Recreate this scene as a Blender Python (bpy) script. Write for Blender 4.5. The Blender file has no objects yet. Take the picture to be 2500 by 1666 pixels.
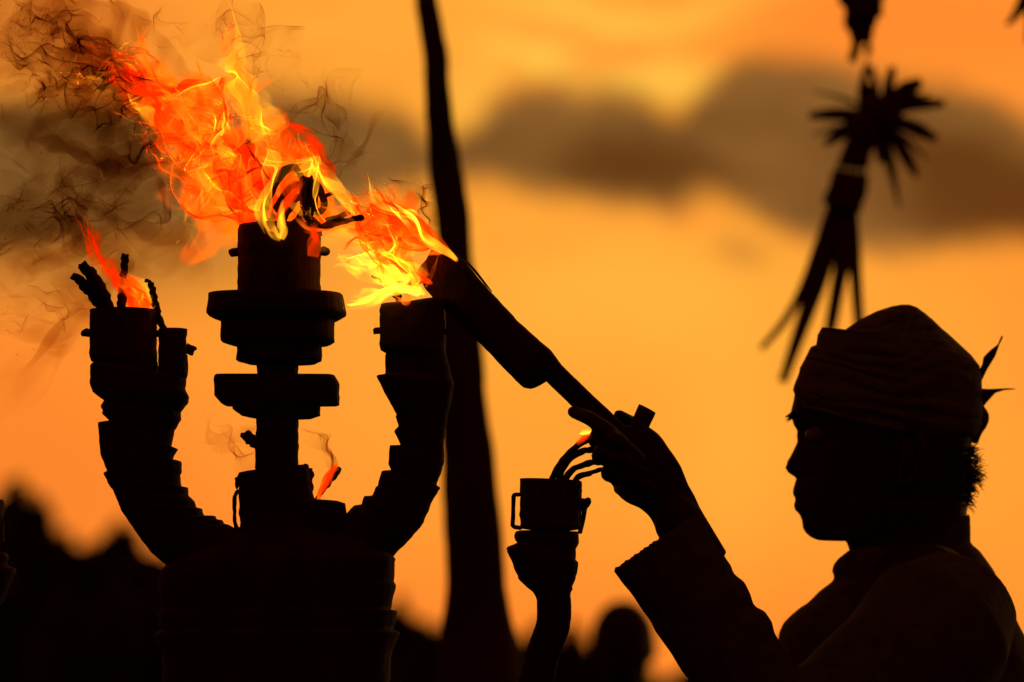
import bpy, bmesh, math, random
import numpy as np
from mathutils import Vector, noise as mnoise

random.seed(7)
S = bpy.context.scene
C = S.collection

# ------------------------------------------------------------------ camera
K = 36.0/135.0/2500.0          # tangent of one photo pixel
HOR = 1690.0                   # row of the horizon
ZC = 1.22                      # eye height
FD = 4.0                       # focus distance
cam_d = bpy.data.cameras.new('camera')
cam = bpy.data.objects.new('camera', cam_d); C.objects.link(cam)
cam.location = (0, 0, ZC); cam.rotation_euler = (math.radians(90), 0, 0)
cam_d.lens = 135; cam_d.sensor_width = 36; cam_d.sensor_fit = 'HORIZONTAL'
cam_d.shift_y = (HOR-833)/2500
cam_d.clip_start = 0.1; cam_d.clip_end = 5000
cam_d.dof.use_dof = True; cam_d.dof.focus_distance = FD; cam_d.dof.aperture_fstop = 4.0
S.camera = cam

# ------------------------------------------------------------------ render / exposure
S.render.engine = 'CYCLES'
S.view_settings.view_transform = 'Standard'; S.view_settings.look = 'None'
S.view_settings.exposure = 0; S.view_settings.gamma = 1
cy = S.cycles
cy.use_denoising = True
try: cy.denoiser = 'OPENIMAGEDENOISE'
except Exception: pass
cy.max_bounces = 6; cy.diffuse_bounces = 2; cy.glossy_bounces = 2; cy.transmission_bounces = 2
cy.volume_bounces = 0; cy.transparent_max_bounces = 64
cy.sample_clamp_indirect = 2.0
cy.use_adaptive_sampling = True; cy.adaptive_threshold = 0.01

# ------------------------------------------------------------------ node helpers
class NT:
    """tiny expression builder for shader maths"""
    def __init__(s, tree): s.t = tree
    def val(s, sock, v):
        if isinstance(v, (int, float)): sock.default_value = v
        elif isinstance(v, (tuple, list)):
            sock.default_value = tuple(v) if len(v) == len(sock.default_value) else tuple(v)+(1,)
        else: s.t.links.new(v, sock)
    def m(s, op, a, b=None, c=None, clamp=False):
        n = s.t.nodes.new('ShaderNodeMath'); n.operation = op; n.use_clamp = clamp
        s.val(n.inputs[0], a)
        if b is not None: s.val(n.inputs[1], b)
        if c is not None: s.val(n.inputs[2], c)
        return n.outputs[0]
    def add(s, a, b): return s.m('ADD', a, b)
    def sub(s, a, b): return s.m('SUBTRACT', a, b)
    def mul(s, a, b): return s.m('MULTIPLY', a, b)
    def mad(s, a, b, c): return s.m('MULTIPLY_ADD', a, b, c)
    def sm(s, x, lo, hi, a=0.0, b=1.0):
        n = s.t.nodes.new('ShaderNodeMapRange'); n.interpolation_type = 'SMOOTHSTEP'
        s.val(n.inputs[0], x); n.inputs[1].default_value = lo; n.inputs[2].default_value = hi
        n.inputs[3].default_value = a; n.inputs[4].default_value = b
        return n.outputs[0]
    def mix(s, f, a, b):
        n = s.t.nodes.new('ShaderNodeMix'); n.data_type = 'RGBA'
        s.val(n.inputs[0], f); s.val(n.inputs[6], a); s.val(n.inputs[7], b)
        return n.outputs[2]
    def vec(s, x, y, z):
        n = s.t.nodes.new('ShaderNodeCombineXYZ')
        s.val(n.inputs[0], x); s.val(n.inputs[1], y); s.val(n.inputs[2], z)
        return n.outputs[0]
    def noise(s, v, scale, detail=2.0, rough=0.5, col=False):
        n = s.t.nodes.new('ShaderNodeTexNoise'); s.val(n.inputs['Vector'], v)
        n.inputs['Scale'].default_value = scale; n.inputs['Detail'].default_value = detail
        n.inputs['Roughness'].default_value = rough
        return n.outputs['Color'] if col else n.outputs['Fac']

# ------------------------------------------------------------------ world: sunset sky with cloud banks
SUN_AZ = math.radians(12); SUN_EL = math.radians(6)
W = bpy.data.worlds.new('World'); S.world = W; W.use_nodes = True
nt = W.node_tree; nt.nodes.clear(); n = NT(nt)
tc = nt.nodes.new('ShaderNodeTexCoord')
sep = nt.nodes.new('ShaderNodeSeparateXYZ'); nt.links.new(tc.outputs['Generated'], sep.inputs[0])
dx, dy, dz = sep.outputs
az = n.mul(n.m('ARCTAN2', dx, dy), 180/math.pi)               # degrees east of the view
el = n.mul(n.m('ARCSINE', dz), 180/math.pi)                   # degrees above the horizon
dpp = math.degrees(K)                                         # degrees per photo pixel
# soft billowing warp of the cloud coordinates
cv = n.vec(az, el, 3.7)
w1 = nt.nodes.new('ShaderNodeSeparateColor'); nt.links.new(n.noise(cv, 0.9, 3.0, 0.55, True), w1.inputs[0])
azw = n.mad(n.sub(w1.outputs[0], 0.5), .5, az)
elw = n.mad(n.sub(w1.outputs[1], 0.5), 0.45, el)
w2 = nt.nodes.new('ShaderNodeSeparateColor'); nt.links.new(n.noise(n.vec(az, n.mul(el, 1.6), 9.1), 1.9, 3.0, 0.6, True), w2.inputs[0])
azw = n.mad(n.sub(w2.outputs[0], 0.5), .35, azw); elw = n.mad(n.sub(w2.outputs[1], 0.5), 0.38, elw)
def blob(px, py, rx, ry, rot=0, warp=True):
    a0 = (px-1250)*dpp; e0 = (HOR-py)*dpp; rx *= dpp; ry *= dpp
    A, E = (azw, elw) if warp else (az, el)
    c, s_ = math.cos(math.radians(rot)), math.sin(math.radians(rot))
    a = n.sub(A, a0); e = n.sub(E, e0)
    u = n.mul(n.add(n.mul(a, c), n.mul(e, s_)), 1/rx)
    v = n.mul(n.sub(n.mul(e, c), n.mul(a, s_)), 1/ry)
    d2 = n.add(n.mul(u, u), n.mul(v, v))
    return n.m('EXPONENT', n.mul(d2, -1.0))
def field(lst, warp=True):
    f = None
    for it in lst:
        g = n.mul(blob(*it[:5], warp=warp), it[5]) if len(it) > 5 else blob(*it, warp=warp)
        f = g if f is None else n.add(f, g)
    return f
# cloud bank: its upper and lower edge along the horizon, then softened and warped
def edge_curve(pts):
    f = nt.nodes.new('ShaderNodeFloatCurve'); cu = f.mapping.curves[0]
    X = [(q[0]+400)/3300 for q in pts]; Y = [1-q[1]/1000 for q in pts]
    while len(cu.points) < len(pts): cu.points.new(.5, .5)
    for k in range(len(pts)): cu.points[k].location = (X[k], Y[k])
    f.mapping.use_clip = False; f.mapping.update()
    n.val(f.inputs[1], n.mad(azw, 1/dpp/3300, (1250+400)/3300))       # azimuth to curve position
    # back to an elevation in degrees
    return n.mad(f.outputs[0], 1000*dpp, (HOR-1000)*dpp)
topc = edge_curve([(-400, 330), (0, 240), (300, 230), (560, 225), (700, 205), (850, 222), (1000, 262), (1085, 320), (1150, 285), (1230, 212), (1400, 205), (1560, 222), (1640, 255), (1720, 205), (1800, 150), (1950, 125), (2080, 150), (2200, 180), (2350, 205), (2500, 285), (2900, 380)])
botc = edge_curve([(-400, 700), (0, 660), (200, 630), (450, 590), (700, 560), (850, 520), (1000, 470), (1150, 450), (1300, 478), (1450, 497), (1550, 512), (1640, 528), (1720, 488), (1800, 502), (1900, 560), (2000, 602), (2200, 628), (2500, 605), (2900, 600)])
bank_m = n.mul(n.sm(n.sub(topc, elw), -.18, .5), n.sm(n.sub(elw, botc), -.30, .32))
puff = n.mul(blob(1810, 620, 70, 40, -15), .45)
bank_m = n.m('MAXIMUM', bank_m, puff)
bank_m = n.m('MAXIMUM', bank_m, n.mul(n.m('MINIMUM', field([(120, 640, 420, 130, 0, .75), (60, 120, 260, 200, 0, .5), (500, 620, 260, 90, 0, .4)], False), 1.0), .8))
deep = field([(1550, 410, 330, 90, -6, 1.0), (2300, 400, 260, 90, -8, 1.0), (2520, 530, 300, 90, 0, 1.5), (30, 580, 220, 110, 0, .9), (230, 330, 260, 70, 0, .6), (0, 120, 200, 200, 0, .5)])
deep_m = n.sm(deep, 0.15, 1.1)
# far away from the view the same banks go on as plain noise
rest = n.sm(n.noise(n.vec(n.mul(az, 0.4), el, 0.0), 0.16, 4.0), 0.48, 0.68)
away = n.m('MAXIMUM', n.sm(n.m('ABSOLUTE', az), 9, 16), n.sm(el, 12, 17))
bank_m = n.m('MAXIMUM', bank_m, n.mul(rest, away))
glow = field([(1330, 165, 170, 45, -20, 1.), (1370, 45, 200, 40, -10, .9), (1640, 60, 240, 40, 15, .6), (1620, 205, 150, 60, 0, .95), (1150, 250, 90, 110, 0, .6),
              (1500, 720, 420, 170, 0, .5), (850, 90, 220, 110, 0, .25), (2350, 1000, 200, 260, 0, .15), (1780, 1100, 160, 330, 0, .3)])
glow_m = n.m('MINIMUM', glow, 1.0)
red = field([(0, 950, 520, 300, 0, 1.0), (200, 1250, 620, 260, 0, .9), (2450, 100, 520, 200, 0, 1.0), (1530, 115, 330, 34, -6, .7), (1250, 1560, 1700, 260, 0, 1.1), (2000, 60, 280, 120, 0, .6), (2560, 900, 260, 400, 0, .6), (150, 60, 420, 150, 0, .8)], False)
red_m = n.m('MINIMUM', red, 1.0)
base = n.mix(red_m, (1.0, 0.355, 0.034), (1.0, 0.262, 0.027))
base = n.mix(n.sm(red, .9, 1.7), base, (0.92, 0.222, 0.024))
base = n.mix(glow_m, base, (1.0, 0.53, 0.060))
streak = n.noise(n.vec(n.mul(azw, .55), n.mul(elw, 2.2), 5.1), 1.1, 3.0, .5)
base = n.mix(n.mul(n.sm(streak, .5, .75), n.sm(el, 4.5, 8.5, 0, .55)), base, (0.98, 0.26, 0.03))
wisps = n.noise(n.vec(n.mul(az, 0.45), el, 1.3), 1.6, 4.0, 0.6)
cloudc = n.mix(n.sm(wisps, .3, .7), (0.165, 0.076, 0.017), (0.25, 0.112, 0.024))
cloudc = n.mix(deep_m, cloudc, (0.095, 0.037, 0.006))
skyc = n.mix(bank_m, base, cloudc)
# brightness falls off away from the afterglow
sx, sy, sz = math.sin(SUN_AZ)*math.cos(SUN_EL), math.cos(SUN_AZ)*math.cos(SUN_EL), math.sin(SUN_EL)
cosg = n.add(n.add(n.mul(dx, sx), n.mul(dy, sy)), n.mul(dz, sz))
fall = n.sm(cosg, 0.55, 0.93)
dusk = (0.13, 0.013, 0.009)
skyc = n.mix(fall, dusk, skyc)
nsh = nt.nodes.new('ShaderNodeTexSky'); nsh.sky_type = 'NISHITA'; nsh.sun_disc = False
nsh.sun_elevation = SUN_EL; nsh.sun_rotation = SUN_AZ
bg1 = nt.nodes.new('ShaderNodeBackground'); nt.links.new(skyc, bg1.inputs[0]); bg1.inputs[1].default_value = 1.0
tint = n.mix(1.0, (0, 0, 0), nsh.outputs[0])
mulc = nt.nodes.new('ShaderNodeMix'); mulc.data_type = 'RGBA'; mulc.blend_type = 'MULTIPLY'; mulc.inputs[0].default_value = 1
nt.links.new(tint, mulc.inputs[6]); mulc.inputs[7].default_value = (1.0, 0.25, 0.06, 1)
bg2 = nt.nodes.new('ShaderNodeBackground'); nt.links.new(mulc.outputs[2], bg2.inputs[0]); bg2.inputs[1].default_value = 0.0015
addw = nt.nodes.new('ShaderNodeAddShader'); nt.links.new(bg1.outputs[0], addw.inputs[0]); nt.links.new(bg2.outputs[0], addw.inputs[1])
wo = nt.nodes.new('ShaderNodeOutputWorld'); nt.links.new(addw.outputs[0], wo.inputs[0])

# sun: low behind the scene, mostly veiled
sd = bpy.data.lights.new('sun', 'SUN'); sd.energy = 0.18; sd.angle = math.radians(6); sd.color = (1.0, 0.55, 0.22)
sun = bpy.data.objects.new('sun', sd); C.objects.link(sun)
_az, _el = math.radians(38), math.radians(9)
sun.rotation_euler = Vector((math.sin(_az)*math.cos(_el), math.cos(_az)*math.cos(_el), math.sin(_el))).to_track_quat('Z', 'Y').to_euler()

# ------------------------------------------------------------------ materials
def mat(name, c1, c2=None, scale=20, rough=0.9, bump=0.0, stretch=(1, 1, 1), spec=0.12, detail=4):
    m = bpy.data.materials.new(name); m.use_nodes = True
    t = m.node_tree; b = t.nodes['Principled BSDF']
    b.inputs['Roughness'].default_value = rough; b.inputs['Specular IOR Level'].default_value = spec
    q = NT(t); co = t.nodes.new('ShaderNodeTexCoord')
    mp = t.nodes.new('ShaderNodeMapping'); t.links.new(co.outputs['Object'], mp.inputs[0]); mp.inputs['Scale'].default_value = stretch
    f = q.noise(mp.outputs[0], scale, detail, 0.6)
    c2 = c2 or tuple(x*0.6 for x in c1)
    t.links.new(q.mix(q.sm(f, .35, .65), c1, c2), b.inputs['Base Color'])
    if bump:
        bn = t.nodes.new('ShaderNodeBump'); bn.inputs['Strength'].default_value = bump; bn.inputs['Distance'].default_value = 0.01
        t.links.new(q.noise(mp.outputs[0], scale*2.5, 5, 0.65), bn.inputs['Height']); t.links.new(bn.outputs[0], b.inputs['Normal'])
    return m
M_wood = mat('charred_wood', (0.028, 0.009, 0.006), (0.018, 0.006, 0.004), 30, 0.85, 0.5, (1, 1, .25))
M_bamboo = mat('smoked_bamboo', (0.038, 0.013, 0.009), (0.024, 0.009, 0.006), 25, 0.8, 0.4, (1, 1, .12))
M_char = mat('charcoal', (0.03, 0.012, 0.01), (0.018, 0.007, 0.006), 60, 0.95, 0.8)
M_strip = mat('charred_strip', (0.05, 0.018, 0.012), (0.02, 0.008, 0.006), 50, 0.8, 0.4)
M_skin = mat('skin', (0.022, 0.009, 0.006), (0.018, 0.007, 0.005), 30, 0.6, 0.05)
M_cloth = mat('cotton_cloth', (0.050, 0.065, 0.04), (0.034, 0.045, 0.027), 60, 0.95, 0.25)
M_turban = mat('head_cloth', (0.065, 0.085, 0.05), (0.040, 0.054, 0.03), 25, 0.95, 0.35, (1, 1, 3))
M_hair = mat('black_hair', (0.012, 0.009, 0.008), (0.008, 0.006, 0.005), 80, 0.6, 0)
M_sarong = mat('sarong_cloth', (0.05, 0.03, 0.02), (0.03, 0.02, 0.015), 40, 0.95, 0.2)
M_bark = mat('tree_bark', (0.05, 0.034, 0.022), (0.03, 0.02, 0.014), 14, 0.95, 0.6, (1, 1, .25))
M_leaf = mat('tree_leaves', (0.045, 0.06, 0.02), (0.06, 0.075, 0.025), 3, 0.8, 0)
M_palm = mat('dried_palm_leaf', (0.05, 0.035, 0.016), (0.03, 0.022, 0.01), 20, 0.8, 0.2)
M_ground = mat('ground_soil', (0.06, 0.045, 0.03), (0.045, 0.05, 0.025), 0.6, 0.95, 0.4)
M_eye = mat('eye_white', (0.08, 0.07, 0.06), (0.06, 0.05, 0.04), 40, 0.3, 0)

# ------------------------------------------------------------------ mesh helpers
def P(px, py, D):
    return np.array([(px-1250)*K*D, D, ZC+(HOR-py)*K*D])
def tag(o, label=None, cat=None, group=None, kind=None):
    if label: o['label'] = label
    if cat: o['category'] = cat
    if group: o['group'] = group
    if kind: o['kind'] = kind
    return o
class MB:
    def __init__(s): s.v = []; s.f = []; s.n = 0
    def add(s, V, F):
        V = np.asarray(V, float).reshape(-1, 3); k = s.n
        s.v.append(V); s.f.extend([tuple(i+k for i in f) for f in F]); s.n += len(V); return s
    def V(s): return np.concatenate(s.v)
    def build(s, name, m, parent=None, smooth=True, loc=None):
        V = s.V(); me = bpy.data.meshes.new(name)
        o = bpy.data.objects.new(name, me)
        if parent is not None:
            base = np.array(parent_loc(parent))
            o.parent = parent
        else: base = np.array(loc) if loc is not None else np.zeros(3)
        me.from_pydata((V-base).tolist(), [], s.f); me.update()
        me.polygons.foreach_set('use_smooth', [smooth]*len(me.polygons))
        me.materials.append(m); C.objects.link(o)
        if parent is None and loc is not None: o.location = loc
        return o
def parent_loc(p):
    l = Vector((0, 0, 0))
    while p is not None: l = l+p.location; p = p.parent
    return l
def empty(name, loc):
    o = bpy.data.objects.new(name, None); C.objects.link(o); o.location = loc; o.empty_display_size = .1; return o
def grid_faces(nr, ns, capa=True, capb=True):
    F = []
    for i in range(nr-1):
        for j in range(ns):
            a = i*ns+j; b = i*ns+(j+1) % ns
            F.append((a, b, b+ns, a+ns))
    if capa: F.append(tuple(range(ns-1, -1, -1)))
    if capb: F.append(tuple((nr-1)*ns+j for j in range(ns)))
    return F
def resample(pts, n_):
    p = np.array(pts, float); d = np.r_[0, np.cumsum(np.linalg.norm(np.diff(p, axis=0), axis=1))]
    t = np.linspace(0, d[-1], n_)
    return np.stack([np.interp(t, d, p[:, k]) for k in range(p.shape[1])], 1)
def rings_from(L, R, n_):
    return list(zip(resample(L, n_), resample(R, n_)))
def loft(mb, pairs, D=FD, kd=0.9, n_=2.0, ns=36, rough=0.0, rs=60, seed=0, dfun=None, dv=(0, 1, 0)):
    """elliptical rings strung between left and right outline points"""
    V = []
    th = np.linspace(0, 2*math.pi, ns, endpoint=False)
    c, s_ = np.cos(th), np.sin(th)
    cc = np.sign(c)*np.abs(c)**(2/n_); ss = np.sign(s_)*np.abs(s_)**(2/n_)
    for i, (l, r) in enumerate(pairs):
        d = D if dfun is None else dfun(i/(max(1, len(pairs)-1)))
        a = P(l[0], l[1], d); b = P(r[0], r[1], d)
        ctr = (a+b)/2; h = (b-a)/2; hw = np.linalg.norm(h)
        k = kd if not hasattr(kd, '__len__') else np.interp(i/(len(pairs)-1), np.linspace(0, 1, len(kd)), kd)
        ring = ctr+cc[:, None]*h+ss[:, None]*np.array(dv)*hw*k
        V.append(ring)
    V = np.concatenate(V)
    if rough:
        ctrs = np.repeat(V.reshape(len(pairs), ns, 3).mean(1), ns, 0)
        dirs = V-ctrs; L_ = np.linalg.norm(dirs, axis=1, keepdims=True)+1e-9
        nz = np.array([mnoise.fractal(Vector(v*rs+seed*7.3), 0.8, 2.0, 3) for v in V])
        V = V+dirs/L_*(nz[:, None]*rough)
    mb.add(V, grid_faces(len(pairs), ns)); return mb
def tube(mb, pts, rad, ns=10, n_=None, flat=1.0, rough=0.0, rs=80, capround=True, up=(0, 1, 0)):
    """world-space tube with per-point radius; flat squashes it along 'up'"""
    p = np.array(pts, float); r = np.array(rad, float)*np.ones(len(p))
    if n_:
        q = resample(np.c_[p, r], n_); p, r = q[:, :3], q[:, 3]
    if capround:
        d0 = p[0]-p[1]; d0 /= np.linalg.norm(d0); d1 = p[-1]-p[-2]; d1 /= np.linalg.norm(d1)
        p = np.r_[[p[0]+d0*r[0]*.95, p[0]+d0*r[0]*.7], p, [p[-1]+d1*r[-1]*.7, p[-1]+d1*r[-1]*.95]]
        r = np.r_[[r[0]*.25, r[0]*.72], r, [r[-1]*.72, r[-1]*.25]]
    T = np.gradient(p, axis=0); T /= np.linalg.norm(T, axis=1, keepdims=True)+1e-12
    up = np.array(up, float)
    A = np.cross(T, up); ln = np.linalg.norm(A, axis=1, keepdims=True)
    A = np.where(ln > 1e-3, A/np.maximum(ln, 1e-9), np.array([1., 0, 0]))
    B = np.cross(A, T)
    th = np.linspace(0, 2*math.pi, ns, endpoint=False)
    V = p[:, None, :]+r[:, None, None]*(np.cos(th)[None, :, None]*A[:, None, :]+flat*np.sin(th)[None, :, None]*B[:, None, :])
    V = V.reshape(-1, 3)
    if rough:
        nz = np.array([[mnoise.noise(Vector(v*rs+k*31.7)) for k in range(3)] for v in V]); V = V+nz*rough
    mb.add(V, grid_faces(len(p), ns)); return mb
def pt(pp, D=FD): return [P(*q, D) if len(q) == 2 else P(*q) for q in pp]
def fuse(o, voxel, smooth=1, name=None):
    """weld overlapping closed shapes of one object into a single skin"""
    md = o.modifiers.new('r', 'REMESH'); md.mode = 'VOXEL'; md.voxel_size = voxel; md.use_smooth_shade = True
    if smooth:
        m2 = o.modifiers.new('s', 'SMOOTH'); m2.factor = 0.5; m2.iterations = smooth
    dg = bpy.context.evaluated_depsgraph_get()
    me = bpy.data.meshes.new_from_object(o.evaluated_get(dg))
    mt = o.data.materials[0]; o.modifiers.clear(); o.data = me
    if not me.materials: me.materials.append(mt)
    return o
# --- SETTING
mb = MB(); g = 60; xs = np.linspace(-1, 1, g)
gx = np.sign(xs)*np.abs(xs)**3*900; gy = np.linspace(0, 1, g)**2.5*1500-20
GV = [(x, y, 0.12*mnoise.noise(Vector((x*.05, y*.05, 0)))*min(1, max(0, (y-12)/20))) for y in gy for x in gx]
mb.add(GV, [(j*g+i, j*g+i+1, (j+1)*g+i+1, (j+1)*g+i) for j in range(g-1) for i in range(g-1)])
tag(mb.build('ground', M_ground), kind='structure', label='dark earth ground under the ceremony')

# far trees and shrubs
def tree_mesh(mbc, cx, cy, rx, rz, zc, nl, leaf, seed):
    rnd = np.random.RandomState(seed)
    nc = 26
    cl = rnd.normal(size=(nc, 3)); cl /= np.linalg.norm(cl, axis=1, keepdims=True)
    cl *= rnd.uniform(.25, 1., (nc, 1))**.5
    cl = cl*np.array([rx, rx*.9, rz])*.78
    cs = rnd.uniform(.22, .5, nc)
    idx = rnd.randint(0, nc, nl)
    q = rnd.normal(size=(nl, 3)); q /= np.linalg.norm(q, axis=1, keepdims=True); q *= rnd.uniform(.3, 1, (nl, 1))**.5
    pos = cl[idx]+q*cs[idx][:, None]*np.array([rx, rx*.9, rz])*.75+np.array([cx, cy, zc])
    pos[:, 2] = np.maximum(pos[:, 2], .1)
    a = rnd.normal(size=(nl, 3)); a /= np.linalg.norm(a, axis=1, keepdims=True)
    b = np.cross(a, rnd.normal(size=(nl, 3))); b /= np.linalg.norm(b, axis=1, keepdims=True)
    s = leaf*rnd.uniform(.5, 1.3, (nl, 1))
    V = np.stack([pos-a*s, pos-b*s*.45, pos+a*s, pos+b*s*.45], 1).reshape(-1, 3)
    mbc.add(V, [(4*i, 4*i+1, 4*i+2, 4*i+3) for i in range(nl)])
    return cl+np.array([cx, cy, zc])
def make_tree(px, pytop, D, rx, label, seed, rz=None, nl=2600, leaf=.22, low=.9):
    top = P(px, pytop, D); h = top[2]
    rz = (rz or h*.42)
    rt = empty('leafy_tree', (top[0], D, 0)); tag(rt, label, 'tree', 'trees along the horizon')
    mbc = MB(); cl = tree_mesh(mbc, top[0], D, rx, rz*1.25, h-rz*1.2, int(nl*1.6), leaf, seed)
    mbc.build('crown', M_leaf, rt, smooth=False)
    t = MB(); tr = .035*h
    tube(t, [(top[0], D, -.1), (top[0]+.1, D, h*.3), (top[0]-.05, D, h*.6), (top[0], D, h*.85)], [tr, tr*.8, tr*.5, tr*.15], 8, 10)
    for k in range(0, len(cl), 3):
        z0 = h*random.uniform(.25, .6)
        tube(t, [(top[0], D, z0), (top[0]*.4+cl[k][0]*.6, D*.4+cl[k][1]*.6, z0*.4+cl[k][2]*.6), tuple(cl[k])], [tr*.35, tr*.22, tr*.08], 6, 6)
    t.build('trunk', M_bark, rt)
    return rt
make_tree(62, 1168, 60, .72, 'tallest leafy tree, a blurred dark crown at the left edge', 1, rz=1.05, leaf=.16)
make_tree(-60, 1230, 57, .9, 'leafy tree at the far left edge, left neighbour of the tallest one', 2, rz=1.2)
make_tree(130, 1290, 62, .6, 'small leafy tree just right of the tallest one at the left edge', 3, rz=.9)
make_tree(285, 1262, 64, .62, 'leafy tree behind the foot of the left curved arm of the candelabrum', 4, rz=.9, leaf=.16)
make_tree(235, 1350, 55, .8, 'low bushy tree filling the dip between two taller trees at left', 5, rz=.9)
make_tree(390, 1380, 58, .9, 'leafy tree hidden mostly behind the candelabrum body, left side', 6, rz=.9)
make_tree(640, 1400, 66, 1.1, 'leafy tree straight behind the candelabrum body', 7, rz=1.0)
make_tree(975, 1450, 52, .34, 'thin sparse tree right beside the candelabrum body', 8, rz=.8, nl=900, leaf=.13)
make_tree(1060, 1545, 50, .55, 'low bushy tree at the left foot of the leaning pole', 9, rz=.8)
make_tree(900, 1560, 54, .9, 'low bushy tree behind the right foot of the candelabrum', 10, rz=.8)
make_tree(1245, 1600, 56, .6, 'low bushy tree between the leaning pole and the right torch cup arm', 11, rz=.8)
make_tree(1400, 1500, 60, .36, 'slim tree just right of the outer torch arm', 12, rz=.9, nl=1500, leaf=.15)
make_tree(1345, 1580, 54, .5, 'low tree behind the outer right arm of the candelabrum', 13, rz=.8)
make_tree(1490, 1590, 60, .40, 'low tree behind the distant onlooker', 14, rz=.8, nl=1300)
make_tree(1760, 1600, 64, .8, 'low tree hidden behind the raised sleeve', 15, rz=.9)
make_tree(2200, 1560, 60, 1.3, 'tree hidden behind the torso of the man in the head wrap', 16, rz=1.0)
make_tree(2560, 1590, 58, .7, 'low tree at the right edge behind the shoulder of the man', 17, rz=.9)

# leaning pole, out of focus
PD = 6.5
poleL = [(955, -1000), (1006, -160), (1017, 0), (1036, 138), (1046, 320), (1049, 425), (1060, 510), (1072, 595), (1078, 800), (1080, 1000), (1083, 1183), (1087, 1318), (1088, 1448), (1080, 1526), (1074, 1600), (1066, 1750), (1060, 2100), (1050, 3450)]
poleR = [(985, -1000), (1050, -160), (1062, 0), (1090, 138), (1099, 297), (1128, 425), (1144, 552), (1155, 680), (1172, 850), (1195, 1058), (1216, 1235), (1232, 1438), (1243, 1500), (1256, 1560), (1266, 1620), (1280, 1750), (1290, 2100), (1300, 3450)]
poleL = [(x-3, y) for x, y in poleL]; poleR = [(x+5, y) for x, y in poleR]
mb = MB(); loft(mb, rings_from(poleL, poleR, 140), PD, 0.9, 2, 28, .003, 12, 3)
po = empty('leaning_pole', P(1165, 3450, PD)*[1, 1, 0]+[0, PD*0, 0])
tag(po, 'thick dark leaning pole, out of focus, rising past the top edge behind the hand torch', 'pole')
mb.build('post', M_bark, po)
# far-off undergrowth that reads as one dark mass
rnd = np.random.RandomState(4); nl = 42000
pxs = rnd.uniform(-500, 3000, nl); Ds = rnd.uniform(66, 76, nl)
topy = np.interp(pxs, [-500, -100, 60, 150, 220, 330, 450, 700, 930, 1000, 1100, 1250, 1330, 1420, 1520, 1600, 1700, 1900, 2500, 3000], [1230, 1240, 1260, 1330, 1400, 1345, 1380, 1400, 1500, 1560, 1560, 1600, 1560, 1590, 1650, 1672, 1665, 1600, 1600, 1560])
topy = topy+25*np.sin(pxs/43)+14*np.sin(pxs/17+2)
hh_ = (HOR-topy)*K*Ds+ZC; zz_ = hh_*rnd.uniform(0, 1, nl)**.7
pos = np.stack([(pxs-1250)*K*Ds, Ds, zz_], 1)
a_ = rnd.normal(size=(nl, 3)); a_ /= np.linalg.norm(a_, axis=1, keepdims=True); b_ = np.cross(a_, rnd.normal(size=(nl, 3))); b_ /= np.linalg.norm(b_, axis=1, keepdims=True)
s_ = rnd.uniform(.12, .34, (nl, 1))
mb = MB(); mb.add(np.stack([pos-a_*s_, pos-b_*s_*.5, pos+a_*s_, pos+b_*s_*.5], 1).reshape(-1, 3), [(4*i, 4*i+1, 4*i+2, 4*i+3) for i in range(nl)])
tag(mb.build('undergrowth', M_leaf, smooth=False), 'far-off belt of dark bushes low along the horizon', kind='stuff')
# ------------------------------------------------------------------ candelabrum (torch stand with five cups)
cx0 = 678
cand = empty('torch_candelabrum', P(cx0, 1690, FD)*np.array([1, 1, 0]))
tag(cand, 'tall charred bamboo torch stand with stepped plates, curved arms and burning cups', 'torch stand')
def tier(name, prof, kd=0.9, n_=2.6, m=M_wood, rough=.0012, ns=44, D=FD, par=None):
    """prof: rows (left x, right x, y) or (lx, ly, rx, ry)"""
    pr = [((a[0], a[2]), (a[1], a[2])) if len(a) == 3 else ((a[0], a[1]), (a[2], a[3])) for a in prof]
    mbx = MB(); loft(mbx, densify(pr), D, kd, n_, ns, rough, 90, random.random()*9)
    return mbx.build(name, m, par or cand)
def densify(pr, step=9):
    out = []
    for (l0, r0), (l1, r1) in zip(pr[:-1], pr[1:]):
        L0, R0, L1, R1 = map(np.array, (l0, r0, l1, r1))
        k = max(1, int(max(np.linalg.norm(np.array(L1)-L0), np.linalg.norm(np.array(R1)-R0))//step))
        for i in range(k): t = i/k; out.append((L0+(L1-L0)*t, R0+(R1-R0)*t))
    out.append((np.array(pr[-1][0], float), np.array(pr[-1][1], float)))
    return out
def cup(name, rows, inner=10, depth=60, m=M_bamboo, D=FD, kd=.95, par=None):
    """hollow bamboo cup: starts inside at the bottom, comes over the rim, runs down outside"""
    (a, b, y) = rows[0] if len(rows[0]) == 3 else (rows[0][0], rows[0][2], (rows[0][1]+rows[0][3])/2)
    pre = [(a+inner+14, b-inner-14, y+depth), (a+inner, b-inner, y+depth-3), (a+inner, b-inner, y+4), (a+inner-2, b-inner+2, y+1)]
    pr = [((q[0], q[2]), (q[1], q[2])) for q in pre]
    pr += [((q[0], q[2]), (q[1], q[2])) if len(q) == 3 else ((q[0], q[1]), (q[2], q[3])) for q in rows]
    mbx = MB(); loft(mbx, densify(pr), D, kd, 2, 44, .0011, 110, random.random()*9)
    return mbx.build(name, m, par or cand)
def pin(pts, r, par=cand, m=M_wood, name='peg', rough=.0025):
    mbx = MB(); tube(mbx, pts, r, 10, 14, rough=rough, rs=160); return mbx.build(name, m, par)

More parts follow.
